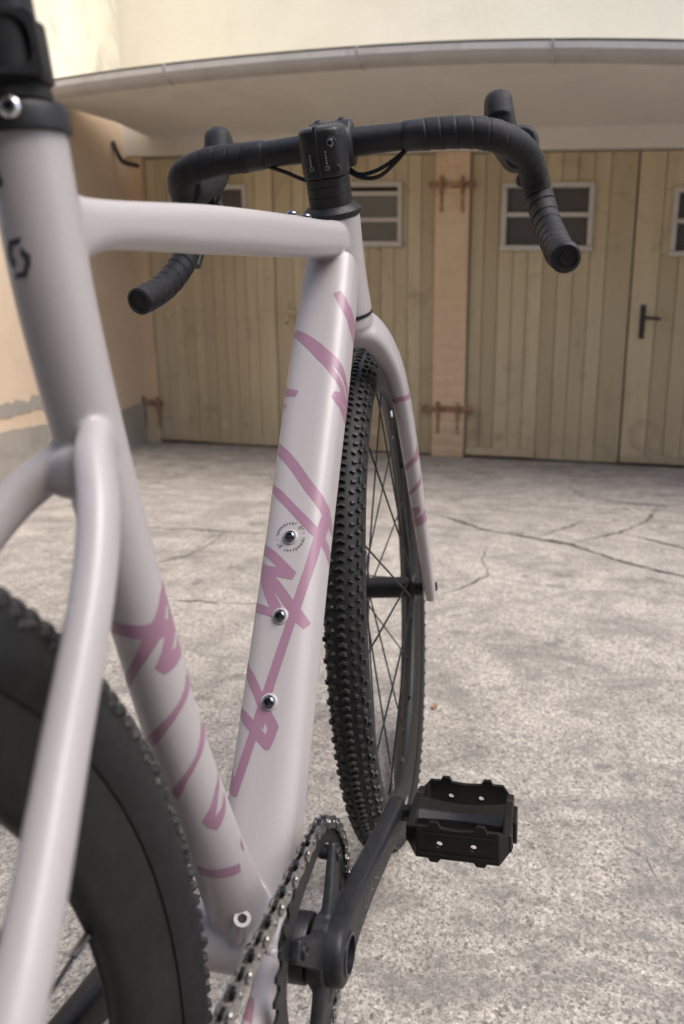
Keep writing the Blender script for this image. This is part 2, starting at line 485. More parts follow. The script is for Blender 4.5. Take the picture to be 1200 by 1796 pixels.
# left end butts the side wall, so start it along that wall
for i in range(6):
    x, y, z = mb.v[i]
canopy = gpart(mb, 'canopy', M['soffit'], None, True, 30)
mb = MB(); secs = []
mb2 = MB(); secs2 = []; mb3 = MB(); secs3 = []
us = np.linspace(UL + 0.25, 3.2, 26)
for u in us:
    e = edge_z(u)
    secs.append([WP(u, 0.988, e - 0.060), WP(u, 1.035, e - 0.055), WP(u, 1.055, e - 0.038), WP(u, 1.058, e - 0.027), WP(u, 1.046, e - 0.027), WP(u, 1.04, e - 0.035), WP(u, 0.988, e - 0.045)])
    secs2.append([WP(u, 1.046, e - 0.026), WP(u, 1.062, e - 0.026), WP(u, 1.066, e + 0.000), WP(u, 1.05, e + 0.004)])
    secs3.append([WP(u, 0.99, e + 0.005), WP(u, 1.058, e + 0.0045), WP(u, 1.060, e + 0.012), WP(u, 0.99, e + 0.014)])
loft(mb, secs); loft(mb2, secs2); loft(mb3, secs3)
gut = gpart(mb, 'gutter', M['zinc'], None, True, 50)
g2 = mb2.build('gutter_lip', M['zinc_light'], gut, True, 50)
mb3.build('edge_shadow', M['handle_dark'], gut, True, 50)  # dark strip in place of the shadow along the top edge
for u in (-1.55, -0.50, 0.36, 1.15):
    mb = MB(); secs = []
    for d in (-0.006, 0.006):
        e = edge_z(u + d)
        secs.append([WP(u+d, 0.988, e - 0.065), WP(u+d, 1.038, e - 0.060), WP(u+d, 1.057, e - 0.037), WP(u+d, 1.068, e - 0.014), WP(u+d, 1.070, e + 0.006), WP(u+d, 1.05, e + 0.012), WP(u+d, 1.04, e - 0.03), WP(u+d, 0.988, e - 0.044)])
    loft(mb, secs); mb.build('gutter_joint', M['zinc'], gut, False)

# left wall, standing at an angle to the garages
lw = empty('side_wall', None, WP(left_u(1.0), 1.0, 0))
prop(lw, 'pale peach rendered side wall with grey cement plinth left of the garages', 'wall')
def LP(o, d, z): return tuple(np.array(WP(left_u(o), o, 0)) - WU * d + np.array((0, 0, z)))
def lpart(mb, name, m):
    o = mb.build(name, m, lw, False); o.matrix_parent_inverse = Matrix.Translation(lw.location).inverted(); return o
def lblock(o0, o1, z0, z1, d0, d1, jag=None):
    mb = MB(); secs = []
    for k, o in enumerate(np.linspace(o0, o1, 160)):
        t = z1 if jag is None else z1 + jag(k)
        b = z0
        secs.append([LP(o, d0, b), LP(o, d1, b), LP(o, d1, t), LP(o, d0, t)])
    loft(mb, secs); return mb
rj = random.Random(3)
def fract(n, amp, seed):
    r = random.Random(seed); x = np.zeros(n)
    for k in (5, 11, 23, 47, 90):
        x += np.interp(np.linspace(0, 1, n), np.linspace(0, 1, k), [r.gauss(0, 1) for _ in range(k)]) * amp / (k / 5) ** 0.7
    return x
ja, jb, jc = fract(160, .022, 1), fract(160, .02, 2), fract(160, .028, 3)
lpart(lblock(-0.1, 4.2, -0.02, 0.25, -0.014, 0.25, lambda k: ja[k]), 'plinth', M['plinth'])
lpart(lblock(-0.1, 4.2, 0.20, 2.17, 0.0, 0.25), 'render', M['peach_wall'])
lpart(lblock(-0.1, 4.2, 2.172, 5.0, 0.004, 0.25), 'upper_render', M['cream_worn'])
mb = MB(); secs = []
for k, o in enumerate(np.linspace(0.9, 2.6, 160)):
    e = min(1, min(k, 159 - k) / 25)
    lo_, hi_ = 0.365 - e * (.035 + jb[k]), 0.365 + e * (.045 + jc[k]); hi_ = max(hi_, lo_ + .002)
    secs.append([LP(o, -0.004, lo_), LP(o, 0.05, lo_), LP(o, 0.05, hi_), LP(o, -0.004, hi_)])
loft(mb, secs); lpart(mb, 'broken_render_band', M['plinth'])
# iron bracket under the canopy in the corner
mb = MB(); pipe(mb, [LP(0.20, -0.01, 2.03), LP(0.20, -0.04, 1.96), LP(0.17, -0.06, 1.915), LP(0.04, -0.12, 1.905)], 0.016, 12, 6); lpart(mb, 'iron_hook', M['handle_dark'])

# ------------------------------------------------------------------ garage doors
def plank(name, u0, u1, z0, z1, parent, m='wood', o=-0.03, t=0.028, ch=0.0045):
    mb = MB(); g = 0.0010
    a, b = u0 + g, u1 - g
    prof = [(a, o - t), (a, o - ch), (a + ch, o), (b - ch, o), (b, o - ch), (b, o - t)]
    mb2 = MB()
    loft(mb2, [[WP(u, q, z0) for u, q in prof], [WP(u, q, z1) for u, q in prof]])
    ob = mb2.build(name, M[m], parent, False)
    return ob

def bar_box(name, u0, u1, z0, z1, o0, o1, parent, m):
    mb = MB(); box(mb, (u0, o0, z0), (u1, o1, z1), WP)
    ob = mb.build(name, M[m], parent, False); bevelled(ob, 0.003, 1); return ob

def door(u0, u1, stile, label, win=None, mull=None, trans=(), circ=True, open_top=None, hand=None):
    d = empty('garage_door', None, WP((u0 + u1) / 2, -0.03, 0))
    prop(d, label, 'garage door', 'plank garage door leaves')
    inv = Matrix.Translation(d.location).inverted()
    L = []
    def add(o): L.append(o); return o
    pw = 0.0865
    if stile == 'right': a, b = u0, u1 - 0.135; st = (b, u1)
    else: a, b = u0 + 0.135, u1; st = (u0, a)
    n = max(1, round((b - a) / pw)); w = (b - a) / n
    segs = [(a + i * w, a + (i + 1) * w) for i in range(n)] + [st]
    for (p, q) in segs:
        if win and q > win[0] + 0.01 and p < win[1] - 0.01:
            add(plank('plank', p, q, 0.012, win[2] + 0.01, d)); add(plank('plank', p, q, win[3] - 0.01, DOOR_T - 0.006, d))
            if p < win[0] - 0.006: add(plank('plank', p, win[0] + 0.006, win[2] + 0.012, win[3] - 0.012, d))
            if q > win[1] + 0.006: add(plank('plank', win[1] - 0.006, q, win[2] + 0.012, win[3] - 0.012, d))
        else: add(plank('plank', p, q, 0.012, DOOR_T - 0.006, d))
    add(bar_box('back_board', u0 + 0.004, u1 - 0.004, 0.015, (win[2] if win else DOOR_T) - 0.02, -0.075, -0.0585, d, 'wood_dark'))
    add(bar_box('kick_rail', u0 + 0.004, u0 + 0.42, 0.018, 0.060, -0.029, -0.012, d, 'wood'))
    if win:
        x0, x1, z0, z1 = win; fw = 0.028
        wf = add(empty('window', d))
        def wp(name, *args):
            o = bar_box(name, *args[:6], wf, args[6]); return o
        parts = [('window_frame', x0, x1, z1 - fw, z1, -0.06, -0.012, 'win_white'), ('window_sill', x0 - 0.006, x1 + 0.006, z0 - 0.004, z0 + fw - 0.002, -0.06, -0.004, 'win_white'),
                 ('window_frame', x0, x0 + fw, z0 + fw, z1 - fw, -0.06, -0.013, 'win_white'), ('window_frame', x1 - fw, x1, z0 + fw, z1 - fw, -0.06, -0.013, 'win_white')]
        mus = [mull] if mull else []
        for mu in mus: parts.append(('mullion', mu - 0.012, mu + 0.012, z0 + fw, z1 - fw, -0.055, -0.018, 'win_white'))
        for tz in trans:
            parts.append(('transom', x0 + fw, (mull - 0.012) if mull else x1 - fw, tz - 0.012, tz + 0.012, -0.055, -0.019, 'win_white'))
            if mull: parts.append(('transom', mull + 0.012, x1 - fw, tz - 0.012, tz + 0.012, -0.055, -0.019, 'win_white'))
        ue = [x0 + fw] + ([mull] if mull else []) + [x1 - fw]
        ze = [z0 + fw] + sorted(trans) + [z1 - fw]
        for i in range(len(ue) - 1):
            for j in range(len(ze) - 1):
                if open_top and j == len(ze) - 2: 
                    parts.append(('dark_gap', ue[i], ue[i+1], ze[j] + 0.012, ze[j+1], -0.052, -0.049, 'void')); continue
                parts.append(('pane', ue[i] + 0.001, ue[i+1] - 0.001, ze[j] + 0.001, ze[j+1] - 0.001, -0.044, -0.041, 'glass'))
        for q in parts: 
            o = wp(q[0], *q[1:])
    if circ:
        for i in range(0, n, 2):
            uc = a + (i + 1) * w if i + 1 < n else a + i * w
            mb = MB(); c = np.array(WP(uc - w / 2, -0.031, 0.135))
            lathe(mb, [(0, 0.027), (0.004, 0.027), (0.006, 0.024), (0.004, 0.021), (0.004, 0.008), (0.007, 0.006)], c, WN, 20)
            add(mb.build('vent_rosette', M['wood'], d, True, 40))
    if hand:
        hu, mcol, dirn = hand
        add(bar_box('handle_plate', hu - 0.014, hu + 0.014, 0.745, 0.935, -0.029, -0.020, d, mcol))
        mb = MB(); pipe(mb, [WP(hu, -0.022, 0.862), WP(hu, 0.022, 0.862), WP(hu + 0.012 * dirn, 0.03, 0.862), WP(hu + 0.095 * dirn, 0.03, 0.856)], [0.011, 0.010, 0.010, 0.008], 12, 8)
        add(mb.build('door_handle', M[mcol], d))
        mb = MB(); c = np.array(WP(hu, -0.0195, 0.79)); lathe(mb, [(0, 0.008), (0.003, 0.008), (0.003, 0.004)], c, WN, 10); add(mb.build('keyhole', M['void'], d))
    for o in L: o.matrix_parent_inverse = inv
    return d
door(-2.555, -1.553, 'right', 'leftmost garage door leaf, partly behind the handlebar, with pale window frame', (-2.36, -1.745, 1.235, 1.602), -2.06, (1.42,))
door(-1.547, -0.452, 'left', 'garage door leaf behind the head tube with a pale lever handle', (-1.14, -0.660, 1.250, 1.610), None, (1.545, 1.398), True, True, (-1.467, 'handle_pale', 1))
door(-0.240, 0.660, 'right', 'garage door leaf right of the pillar with a complete white four-pane window', (-0.058, 0.447, 1.230, 1.597), 0.205, (1.425,))
door(0.666, 1.616, 'left', 'garage door leaf at the right edge with a dark iron handle', (0.843, 1.33, 1.203, 1.568), 1.09, (1.39,), True, None, (0.735, 'handle_dark', 1))

def hinge(u0, u1, z, label):
    h = empty('strap_hinge', None, WP((u0 + u1) / 2, 0.0, z))
    prop(h, label, 'hinge', 'rusty strap hinges on the pillars')
    inv = Matrix.Translation(h.location).inverted()
    L = [bar_box('strap', u0, u1, z - 0.018, z + 0.018, 0.002, 0.012, h, 'rust')]
    um = (u0 + u1) / 2
    for du in (-0.062, 0.062):
        mb = MB(); lathe(mb, [(-0.05, 0.011), (0.045, 0.011)], WP(um + du, 0.018, z), (0, 0, 1), 10); L.append(mb.build('hinge_pin', M['rust'], h))
        L.append(bar_box('pin_tail', um + du - 0.008, um + du + 0.008, z - 0.15, z - 0.052, 0.001, 0.012, h, 'rust'))
    for q in (u0 + 0.018, u1 - 0.018):
        mb = MB(); lathe(mb, [(0, 0.009), (0.004, 0.009), (0.008, 0.004)], WP(q, 0.0125, z), WN, 8); L.append(mb.build('bolt_head', M['rust'], h))
    for o in L: o.matrix_parent_inverse = inv
hinge(-0.485, -0.205, 1.582, 'rusty strap hinge high on the pillar between the garages')
hinge(-0.515, -0.175, 0.297, 'rusty strap hinge low on the pillar between the garages')
hinge(-2.70, -2.50, 0.262, 'small rusty hinge low beside the leftmost garage door')

# unseen dark wall, added behind the camera to block sky light from the rear
M['sky_blocker'] = plaster('dull_blocker_render', (0.14, 0.13, 0.12), (0.18, 0.165, 0.15), (0.1, 0.09, 0.08), 1.5)
mb = MB(); box(mb, (-3.0, -9, -0.02), (-1.7, 12, 3.2)); prop(mb.build('sky_blocker_wall', M['sky_blocker'], None, False), kind='structure')
# fallen leaf on the concrete
mb = MB(); c = np.array((0.901, -0.011, 0.005))
pts = [(math.cos(t) * (0.007 + 0.002 * math.sin(5 * t)), math.sin(t) * 0.006, 0.003 * math.cos(3 * t) + 0.002) for t in np.linspace(0, 2*PI, 14, endpoint=False)]
n = len(pts)
mb.add([tuple(c + np.array(p)) for p in pts] + [tuple(c + np.array((p[0], p[1], p[2] - 0.0015))) for p in pts] + [tuple(c + (0, 0, .004)), tuple(c + (0, 0, .002))],
       [(i, (i+1) % n, 2*n) for i in range(n)] + [(n + (i+1) % n, n + i, 2*n+1) for i in range(n)] + [((i+1) % n, i, n + i, n + (i+1) % n) for i in range(n)])
prop(mb.build('fallen_leaf', M['leaf']), 'tiny brownish scrap of leaf lying on the concrete right of the front wheel', 'leaf')

# ------------------------------------------------------------------ the bicycle
LEAN = -0.045664
bike = empty('bicycle')
bike.rotation_euler = (LEAN, 0, 0)
prop(bike, 'off-white gravel bicycle with mauve stroke graphics, black drop bars and black pedals, seen from behind', 'bicycle')
HT = np.array((0.3674, 0, 0.8203)); AX = np.array((-0.3303, 0, 0.9439)); PF = np.array((0.9439, 0, 0.3303))
STEER = Matrix.Translation(HT) @ Matrix.Rotation(0.072255, 4, Vector(AX)) @ Matrix.Translation(-Vector(HT))
BB = np.array((0.0, 0.0, 0.283))
RA = np.array((-0.4243, 0, 0.35)); FA = np.array((0.585, 0, 0.35)); RW = 0.35

def remesh(mb, voxel, smooth=6, fac=0.5):
    me = mb.mesh('tmp'); o = bpy.data.objects.new('tmp', me); COL.objects.link(o)
    m = o.modifiers.new('r', 'REMESH'); m.mode = 'VOXEL'; m.voxel_size = voxel; m.adaptivity = 0
    if smooth:
        s = o.modifiers.new('s', 'SMOOTH'); s.factor = fac; s.iterations = smooth
    dg = bpy.context.evaluated_depsgraph_get()
    ev = o.evaluated_get(dg)
    out = bpy.data.meshes.new_from_object(ev)
    bpy.data.objects.remove(o); bpy.data.meshes.remove(me)
    out.polygons.foreach_set('use_smooth', [True] * len(out.polygons))
    return out

# ---- frame: every tube swept, the whole welded together by a voxel remesh, then divided by tube
DT0 = np.array((0.1857, 0, 0.5194)); DTD = np.array((0.564, 0, 0.825)); DTD /= np.linalg.norm(DTD); DTN = np.array((-DTD[2], 0, DTD[0]))
def dtp(s, a, b): p = DT0 + DTD * s; return (*p, a, b)
TUBES = {
 'seat_tube': ([(-.1236, 0, .7845, .0166, .0166), (-.1225, 0, .77, .0166, .0166), (-.1175, 0, .715, .0168, .0168), (-.1065, 0, .658, .0163, .0163), (-.0765, 0, .535, .0161, .0161),
                (-.0570, 0, .466, .0166, .0168), (-.0200, 0, .36, .0190, .0180), (.008, 0, .285, .0240, .0210)], 2.0),
 'top_tube': ([(-.112, 0, .7420, .0150, .0170), (-.098, 0, .7445, .0140, .0134), (-.080, 0, .7480, .0135, .0115), (.05, 0, .7640, .0150, .0145), (.2, 0, .7800, .0165, .0165), (.30, 0, .7905, .0170, .0168), (.335, 0, .7945, .0180, .0175), (.37, 0, .798, .0205, .0195)], 3.0),
 'down_tube': ([dtp(-.285, .0285, .0230), dtp(-.2, .0283, .0235), dtp(0.0, .0272, .0240), dtp(.18, .0282, .0240), dtp(.255, .0272, .0240), dtp(.305, .0255, .0230)], 3.6),
 'head_tube': ([(*(HT + AX * .001), .0283, .0283), (*(HT - AX * .05), .0275, .0275), (*(HT - AX * .1), .0292, .0292)], 2.0),
 'seat_stay': ([(-.100, -.003, .653, .0080, .0110), (-.128, -.017, .645, .0080, .0110), (-.1485, -.029, .626, .0078, .0095), (-.169, -.0365, .6015, .0076, .0088), (-.2075, -.0435, .5556, .0079, .0089),
                (-.239, -.0512, .5236, .0080, .0090), (-.266, -.0572, .4990, .0081, .0091), (-.345, -.066, .4260, .0080, .0090), (-.42, -.070, .360, .0085, .0090)], 2.6),
 'seat_stay.L': ([(-.100, .003, .650, .0080, .0110), (-.1136, .0135, .639, .0080, .0105), (-.1260, .0260, .6275, .0078, .0105), (-.143, .0350, .611, .0078, .0095), (-.17, .0410, .586, .0076, .0088), (-.2075, .0435, .548, .0074, .0084),
                (-.266, .055, .4920, .0074, .0084), (-.42, .070, .360, .0085, .0090)], 2.2),
 'chain_stay': ([(.005, -.022, .280, .010, .016), (-.045, -.034, .283, .009, .015), (-.10, -.042, .291, .0085, .0125), (-.2, -.052, .308, .008, .010), (-.415, -.068, .349, .009, .010)], 2.4),
 'chain_stay.L': ([(.005, .022, .280, .010, .016), (-.045, .034, .283, .009, .015), (-.10, .042, .291, .0085, .0125), (-.2, .052, .308, .008, .010), (-.415, .068, .349, .009, .010)], 2.4),
}
fm = MB(); AXES = {}
for k, (path, ne) in TUBES.items():
    sweep(fm, path, 40, 40, ne)
    AXES[k] = catmull(path, 60)
lathe(fm, [(-.034, .0235), (.034, .0235)], BB, (0, 1, 0), 40)
AXES['bottom_bracket_shell'] = np.array([(*(BB + (0, y, 0)), .0245, .0245) for y in np.linspace(-.034, .034, 9)])
sweep(fm, [(-.119, -.021, .640, .006, .005), (-.120, -.009, .637, .011, .006), (-.121, 0, .636, .012, .006), (-.119, .009, .635, .010, .006), (-.117, .019, .636, .005, .005)], 14, 16, 2.6, (0, 0, 1))
box(fm, (-.425, -.073, .335), (-.40, -.067, .372)); box(fm, (-.425, .067, .335), (-.40, .073, .372))
FM = remesh(fm, 0.0015, 8, 0.5)
nv, nf = len(FM.vertices), len(FM.polygons)
fco = np.empty(nv * 3); FM.vertices.foreach_get('co', fco); fco = fco.reshape(-1, 3)
fno = np.empty(nv * 3); FM.vertices.foreach_get('normal', fno); fno = fno.reshape(-1, 3)
cen = np.empty(nf * 3); FM.polygons.foreach_get('center', cen); cen = cen.reshape(-1, 3)
keys = list(AXES); score = []
for k in keys:
    A = AXES[k]; best = np.full(nf, 9.0)
    for row in A:
        d = np.linalg.norm(cen - row[:3], axis=1) - max(row[3], row[4])
        best = np.minimum(best, d)
    score.append(best)
own = np.argmin(np.array(score), axis=0)
loops = np.empty(len(FM.loops), dtype=np.int64); FM.loops.foreach_get('vertex_index', loops)
starts = np.empty(nf, dtype=np.int64); FM.polygons.foreach_get('loop_start', starts)
totals = np.empty(nf, dtype=np.int64); FM.polygons.foreach_get('loop_total', totals)
TUBE_OBJ = {}; BVH = {}
FULLBVH = None
fl = [tuple(loops[s:s + t]) for s, t in zip(starts, totals)]
FULLBVH = BVHTree.FromPolygons([Vector(c) for c in fco], fl)
for i, k in enumerate(keys):
    idx = np.where(own == i)[0]
    if len(idx) == 0: continue
    used = np.unique(np.concatenate([fl[j] for j in idx])); rem = {int(u): n for n, u in enumerate(used)}
    name = k.split('.')[0]
    me = bpy.data.meshes.new(name)
    me.from_pydata(fco[used].tolist(), [], [tuple(rem[int(q)] for q in fl[j]) for j in idx])
    me.polygons.foreach_set('use_smooth', [True] * len(idx))
    me.normals_split_custom_set_from_vertices(fno[used].tolist())
    TUBE_OBJ[k] = mesh_obj(name, me, M['paint'], bike)
bpy.data.meshes.remove(FM)

# ---- bolts of the bottle bosses and of the top tube
def bolt(parent, pos, nrm, r=0.0052, ring=True, name='boss_bolt'):
    a, e1, e2 = basis(nrm); pos = np.array(pos)
    b = MB()
    prof = [(0.0008, r * 0.98), (0.0022, r), (0.0036, r * 0.86), (0.0046, r * 0.58), (0.0047, r * 0.46)]
    t = np.linspace(0, 2*PI, 24, endpoint=False)
    secs = [pos + a * h + np.outer(np.cos(t) * q, e1) + np.outer(np.sin(t) * q, e2) for h, q in prof]
    hexr = np.array([r * 0.44 / max(abs(math.cos((x + PI/6) % (PI/3) - PI/6)), .5) * .9 for x in t])
    for h in (0.0047, 0.0022):
        secs.append(pos + a * h + np.outer(np.cos(t) * hexr, e1) + np.outer(np.sin(t) * hexr, e2))
    loft(b, secs)
    o = b.build(name, M['bolt'], parent, True, 30)
    if ring:
        b = MB(); lathe(b, [(-0.003, r * 1.34), (0.0007, r * 1.32), (0.0012, r * 1.2), (0.0012, 0.001)], pos, nrm, 24)
        b.build('boss_ring', M['paint'], o, True, 40)
    return o
def on_frame(p, d):
    """first hit on the frame going from p + 0.1 d towards p"""
    d = Vector(d).normalized(); h = FULLBVH.ray_cast(Vector(p) + d * 0.1, -d, 0.2)
    return (np.array(h[0]), np.array(h[1])) if h[0] else (np.array(p), np.array(d))
for x, z in ((.1651, .5335), (.126, .4769), (.0875, .42)):
    s = (np.array((x, 0, z)) - DT0) @ DTD
    p, n = on_frame(DT0 + DTD * s, DTN); bolt(TUBE_OBJ['down_tube'], p, DTN)
for x in (.231, .272):
    p, n = on_frame((x, 0, .78), (0, 0, 1)); bolt(TUBE_OBJ['top_tube'], p, n, 0.0055, False)

# front-derailleur cable boss and drain on the back of the seat tube
p, n = on_frame((-.004, -.006, .318), (-.93, -.30, .1))
b = MB(); a = np.array((-.28, -.32, .9)); a /= np.linalg.norm(a)
ringlathe(b, [(-.016, .0032), (.004, .0032), (.004, .0058), (-.016, .0062)], p + n * .003, a, 18); b.build('cable_boss', M['paint'], TUBE_OBJ['seat_tube'], True, 40)
p2, n2 = on_frame((.002, -.010, .290), (-.93, -.25, .2))
b = MB(); lathe(b, [(-.002, .0036), (.0008, .0036), (.0006, .002)], p2, n2, 14); b.build('drain_hole', M['hole'], TUBE_OBJ['seat_tube'])

# weld beads where the chain stay meets the bottom bracket shell
b = MB()
for k in range(30):
    t = 2 * PI * k / 30
    c = np.array((-.021 - .004 * math.cos(t), -.0275 - .0125 * math.cos(t), .282 + .0165 * math.sin(t)))
    lathe(b, [(-.0016, .001), (-.001, .0032), (.001, .0032), (.0016, .001)], c, (-.55 * math.sin(t), -.6 * math.sin(t), math.cos(t)), 8)
b.build('weld_bead', M['paint'], TUBE_OBJ['chain_stay'])

# ---- seat post, collar, reflector bracket
ST = np.array((-.1225, 0, .77)); SD = np.array((-.115, 0, 1.0)); SD /= np.linalg.norm(SD)
b = MB(); lathe(b, [(.0, .0128), (.13, .0128)], ST, SD, 32)
post = b.build('seat_post', M['metal'], bike)
b = MB(); lathe(b, [(.0060, .0180), (.0068, .0190), (.0135, .0190), (.0162, .0180), (.0168, .0155), (.0170, .0128)], ST, SD, 40)
col_ = b.build('seat_clamp', M['satin'], bike, True, 35)
bk = -np.array((0.80, 0.60, 0.0)); bk /= np.linalg.norm(bk)
def around(t, off, r=0.0): return ST + SD * t + np.array((-math.cos(off), -math.sin(off), 0)) * r
c = around(.0118, .40, .0160)
b = MB(); dirc = np.array((-math.cos(.42), -math.sin(.42), 0))
lathe(b, [(0, .0042), (.0030, .0042), (.0042, .0030), (.0042, .0018), (.002, .0016)], c, dirc, 20); b.build('clamp_bolt', M['chrome'], col_, True, 30)
b = MB(); lathe(b, [(.0, .0132), (.0005, .0138), (.004, .0138), (.0045, .0132)], ST + SD * .0180, SD, 32)
ring_ = b.build('post_ring', M['hole'], bike)
# bracket: a thick rounded frame with a dark well and a bolt in it
def bracket():
    dirn = np.array((-math.cos(.55), -math.sin(.55), 0)); side = np.array((math.sin(.55), -math.cos(.55), 0))
    O = ST + SD * .0350 + dirn * .001 + np.array((.0, .006, 0))
    def rr(w, h, r, n=5):
        pts = []
        for cx, cy, a0 in ((w - r, h - r, 0), (-w + r, h - r, PI/2), (-w + r, -h + r, PI), (w - r, -h + r, 1.5*PI)):
            for i in range(n + 1): t = a0 + PI / 2 * i / n; pts.append((cx + r * math.cos(t), cy + r * math.sin(t)))
        return pts
    def P(a, h, d): return O + side * a + SD * h + dirn * d
    out = rr(.0180, .0118, .0035); inn = rr(.0140, .0085, .006)
    m = MB(); n = len(out)
    loft(m, [[P(*q, 0.0) for q in out], [P(*q, .017) for q in out], [P(a * .96, h * .94, .0185) for a, h in out], [P(a * 1.05, h * 1.05, .0185) for a, h in inn], [P(*q, .017) for q in inn], [P(*q, .004) for q in inn]])
    o = m.build('reflector_bracket', M['satin'], bike, True, 40)
    m = MB(); lathe(m, [(.004, .0062), (.010, .0062), (.011, .005)], P(.0065, 0, 0), dirn, 20); m.build('bolt_seat', M['metal'], o, True, 40)
    m = MB(); lathe(m, [(.011, .0042), (.0145, .0042), (.016, .003), (.016, .0018), (.0135, .0016)], P(.0065, .001, 0), dirn, 20); m.build('bracket_bolt', M['chrome'], o, True, 30)
    m = MB(); lathe(m, [(-.011, .0137), (-.010, .0155), (.010, .0155), (.011, .0137)], ST + SD * .0350, SD, 32); m.build('bracket_band', M['satin'], o, True, 40)
bracket()
# relief slot and hole at the back of the seat tube, under the collar
p, n = on_frame((-.117, .004, .757), (-1, 0.02, .0))
b = MB(); lathe(b, [(-.001, .0021), (.0008, .0021), (.0012, .0012)], p, n, 14)
box(b, (p[0] - .0012, p[1] - .0011, p[2]), (p[0] + .0012, p[1] + .0011, p[2] + .021)); b.build('relief_slot', M['hole'], TUBE_OBJ['seat_tube'])

# ---- fork (turns with the bar)
def steered(o): o.matrix_basis = STEER; return o
HB = HT - AX * .1
fk = MB()
lathe(fk, [(-.002, .0285), (-.012, .0290), (-.024, .024)], HB, AX, 36)
for s in (-1, 1):
    FP = [(.403, s*.008, .713, .014, .022), (.416, s*.026, .702, .0135, .021), (.437, s*.0430, .668, .0110, .0190), (.452, s*.0500, .625, .0102, .0178), (.468, s*.0535, .575, .0098, .0170),
               (.505, s*.0575, .480, .0088, .0150), (.545, s*.0595, .40, .0080, .0130), (.582, s*.0600, .338, .0072, .0125)]
    sweep(fk, FP, 40, 28, 3.0)
    if s < 0: FORK_AX = catmull(FP, 60)
    y0_, y1_ = sorted((s * .0535, s * .0655)); box(fk, (.571, y0_, .3325), (.598, y1_, .360))
box(fk, (.402, -.02, .688), (.43, .02, .714))
me = remesh(fk, 0.0014, 6); fork = steered(mesh_obj('fork', me, M['paint'], bike))
FV = [v.co.copy() for v in me.vertices]; FORKBVH = BVHTree.FromPolygons(FV, [tuple(p.vertices) for p in me.polygons])
b = MB(); ringlathe(b, [(-.0015, .0255), (-.0015, .0297), (-.0002, .0297), (-.0002, .0255)], HB, AX, 48); steered(b.build('crown_race_seal', M['plastic'], bike))
for s in (-1, 1):
    b = MB(); lathe(b, [(0, .0065), (.003, .0065), (.004, .005), (.004, .003), (.002, .0028)], FA + np.array((0, s * .0655, 0)), (0, s, 0), 18); b.build('axle_cap', M['metal'], fork)

# ---- headset, spacers, stem
def at(t, q=0.0, y=0.0): return HT + AX * t + PF * q + np.array((0, y, 0))
b = MB(); lathe(b, [(.0015, .0296), (.003, .0304), (.0062, .0302), (.0085, .0280), (.0115, .0248), (.0125, .0220)], HT, AX, 48); hs = steered(b.build('headset_cover', M['plastic'], bike, True, 35))
def dsec(t, r, ne=2.7):
    cx, cy = sup(ne, 36); return [at(t, a * r * 1.12 + .002, c * r) for a, c in zip(cx, cy)]
tt = [.0122, .0215, .0308, .0385]
for t0, t1 in zip(tt, tt[1:]):
    b = MB(); loft(b, [dsec(t0 + .0001, .0211), dsec(t0 + .0004, .0214), dsec(t1 - .0004, .0214), dsec(t1 - .0001, .0211)]); b.build('spacer', M['plastic'], hs, True, 30)
BARC = np.array((.400, 0, .8965))
sb = MB(); q0 = (BARC - HT) @ PF; t0 = (BARC - HT) @ AX
loft(sb, [dsec(.0388, .0214, 3.2), dsec(.0400, .0222, 3.2), dsec(.076, .0226, 3.2), dsec(.081, .0218, 3.2), dsec(.0835, .0190, 3.0)])
sweep(sb, [(*at(.063, .0), .0205, .0170), (*at((.063 + t0) / 2 + .001, q0 * .5), .0205, .0180), (*at(t0 + .002, q0), .0220, .0205)], 8, 24, 3.0)
lathe(sb, [(-.0235, .0195), (-.0215, .0225), (.0215, .0225), (.0235, .0195)], BARC, (0, 1, 0), 36)
me = remesh(sb, .0012, 5); stem = steered(mesh_obj('stem', me, M['satin'], bike))
b = MB(); box(b, (0.0390, -.0012, -.0272), (.0850, .0012, -.014), lambda t, y, q: at(t, q, y + .002)); b.build('clamp_slot', M['hole'], stem, False)
for t, y in ((.070, -.0115), (.047, -.0150)):
    b = MB(); c = at(t, -.0232, y); lathe(b, [(-.003, .0056 if t > .06 else .0032), (.0011, .0054 if t > .06 else .0031), (.0013, .0050 if t > .06 else .0028)], c, -PF, 20); o = b.build('bolt_recess', M['hole'], stem, True, 30)
    if t < .06: continue
    b = MB(); lathe(b, [(.0008, .0040), (.0020, .0040), (.0027, .0032), (.0027, .0019), (.0012, .0018)], c, -PF, 18); b.build('clamp_bolt', M['bolt'], stem, True, 30)
for s in (-1, 1):   # faceplate bolt bosses
    b = MB(); c = BARC + np.array((-.002, s * .0125, .0150)); lathe(b, [(-.008, .0085), (.006, .0078), (.0085, .0055)], c, (.25, 0, 1), 20); b.build('bolt_boss', M['satin'], stem, True, 45)
for y, t, h in ((.0095, .057, .010), (-.006, .058, .012)):
    b = MB(); c = at(t, -.0263, y)
    for k in range(5):
        x0 = -h/2 + h * k / 5
        box(b, (x0, -.0006 + .0004 * (k % 2), -.0006), (x0 + h / 5 * .65, .0008, .0), lambda a, e, o: at(t + a, -.0242 + o, y + e))
    ringlathe(b, [(-.0002, .0016), (-.0002, .0021), (.0002, .0021), (.0002, .0016)], at(t - h * .8, -.0242, y), -PF, 14)
    b.build('torque_print', M['silver_print'], stem, False)

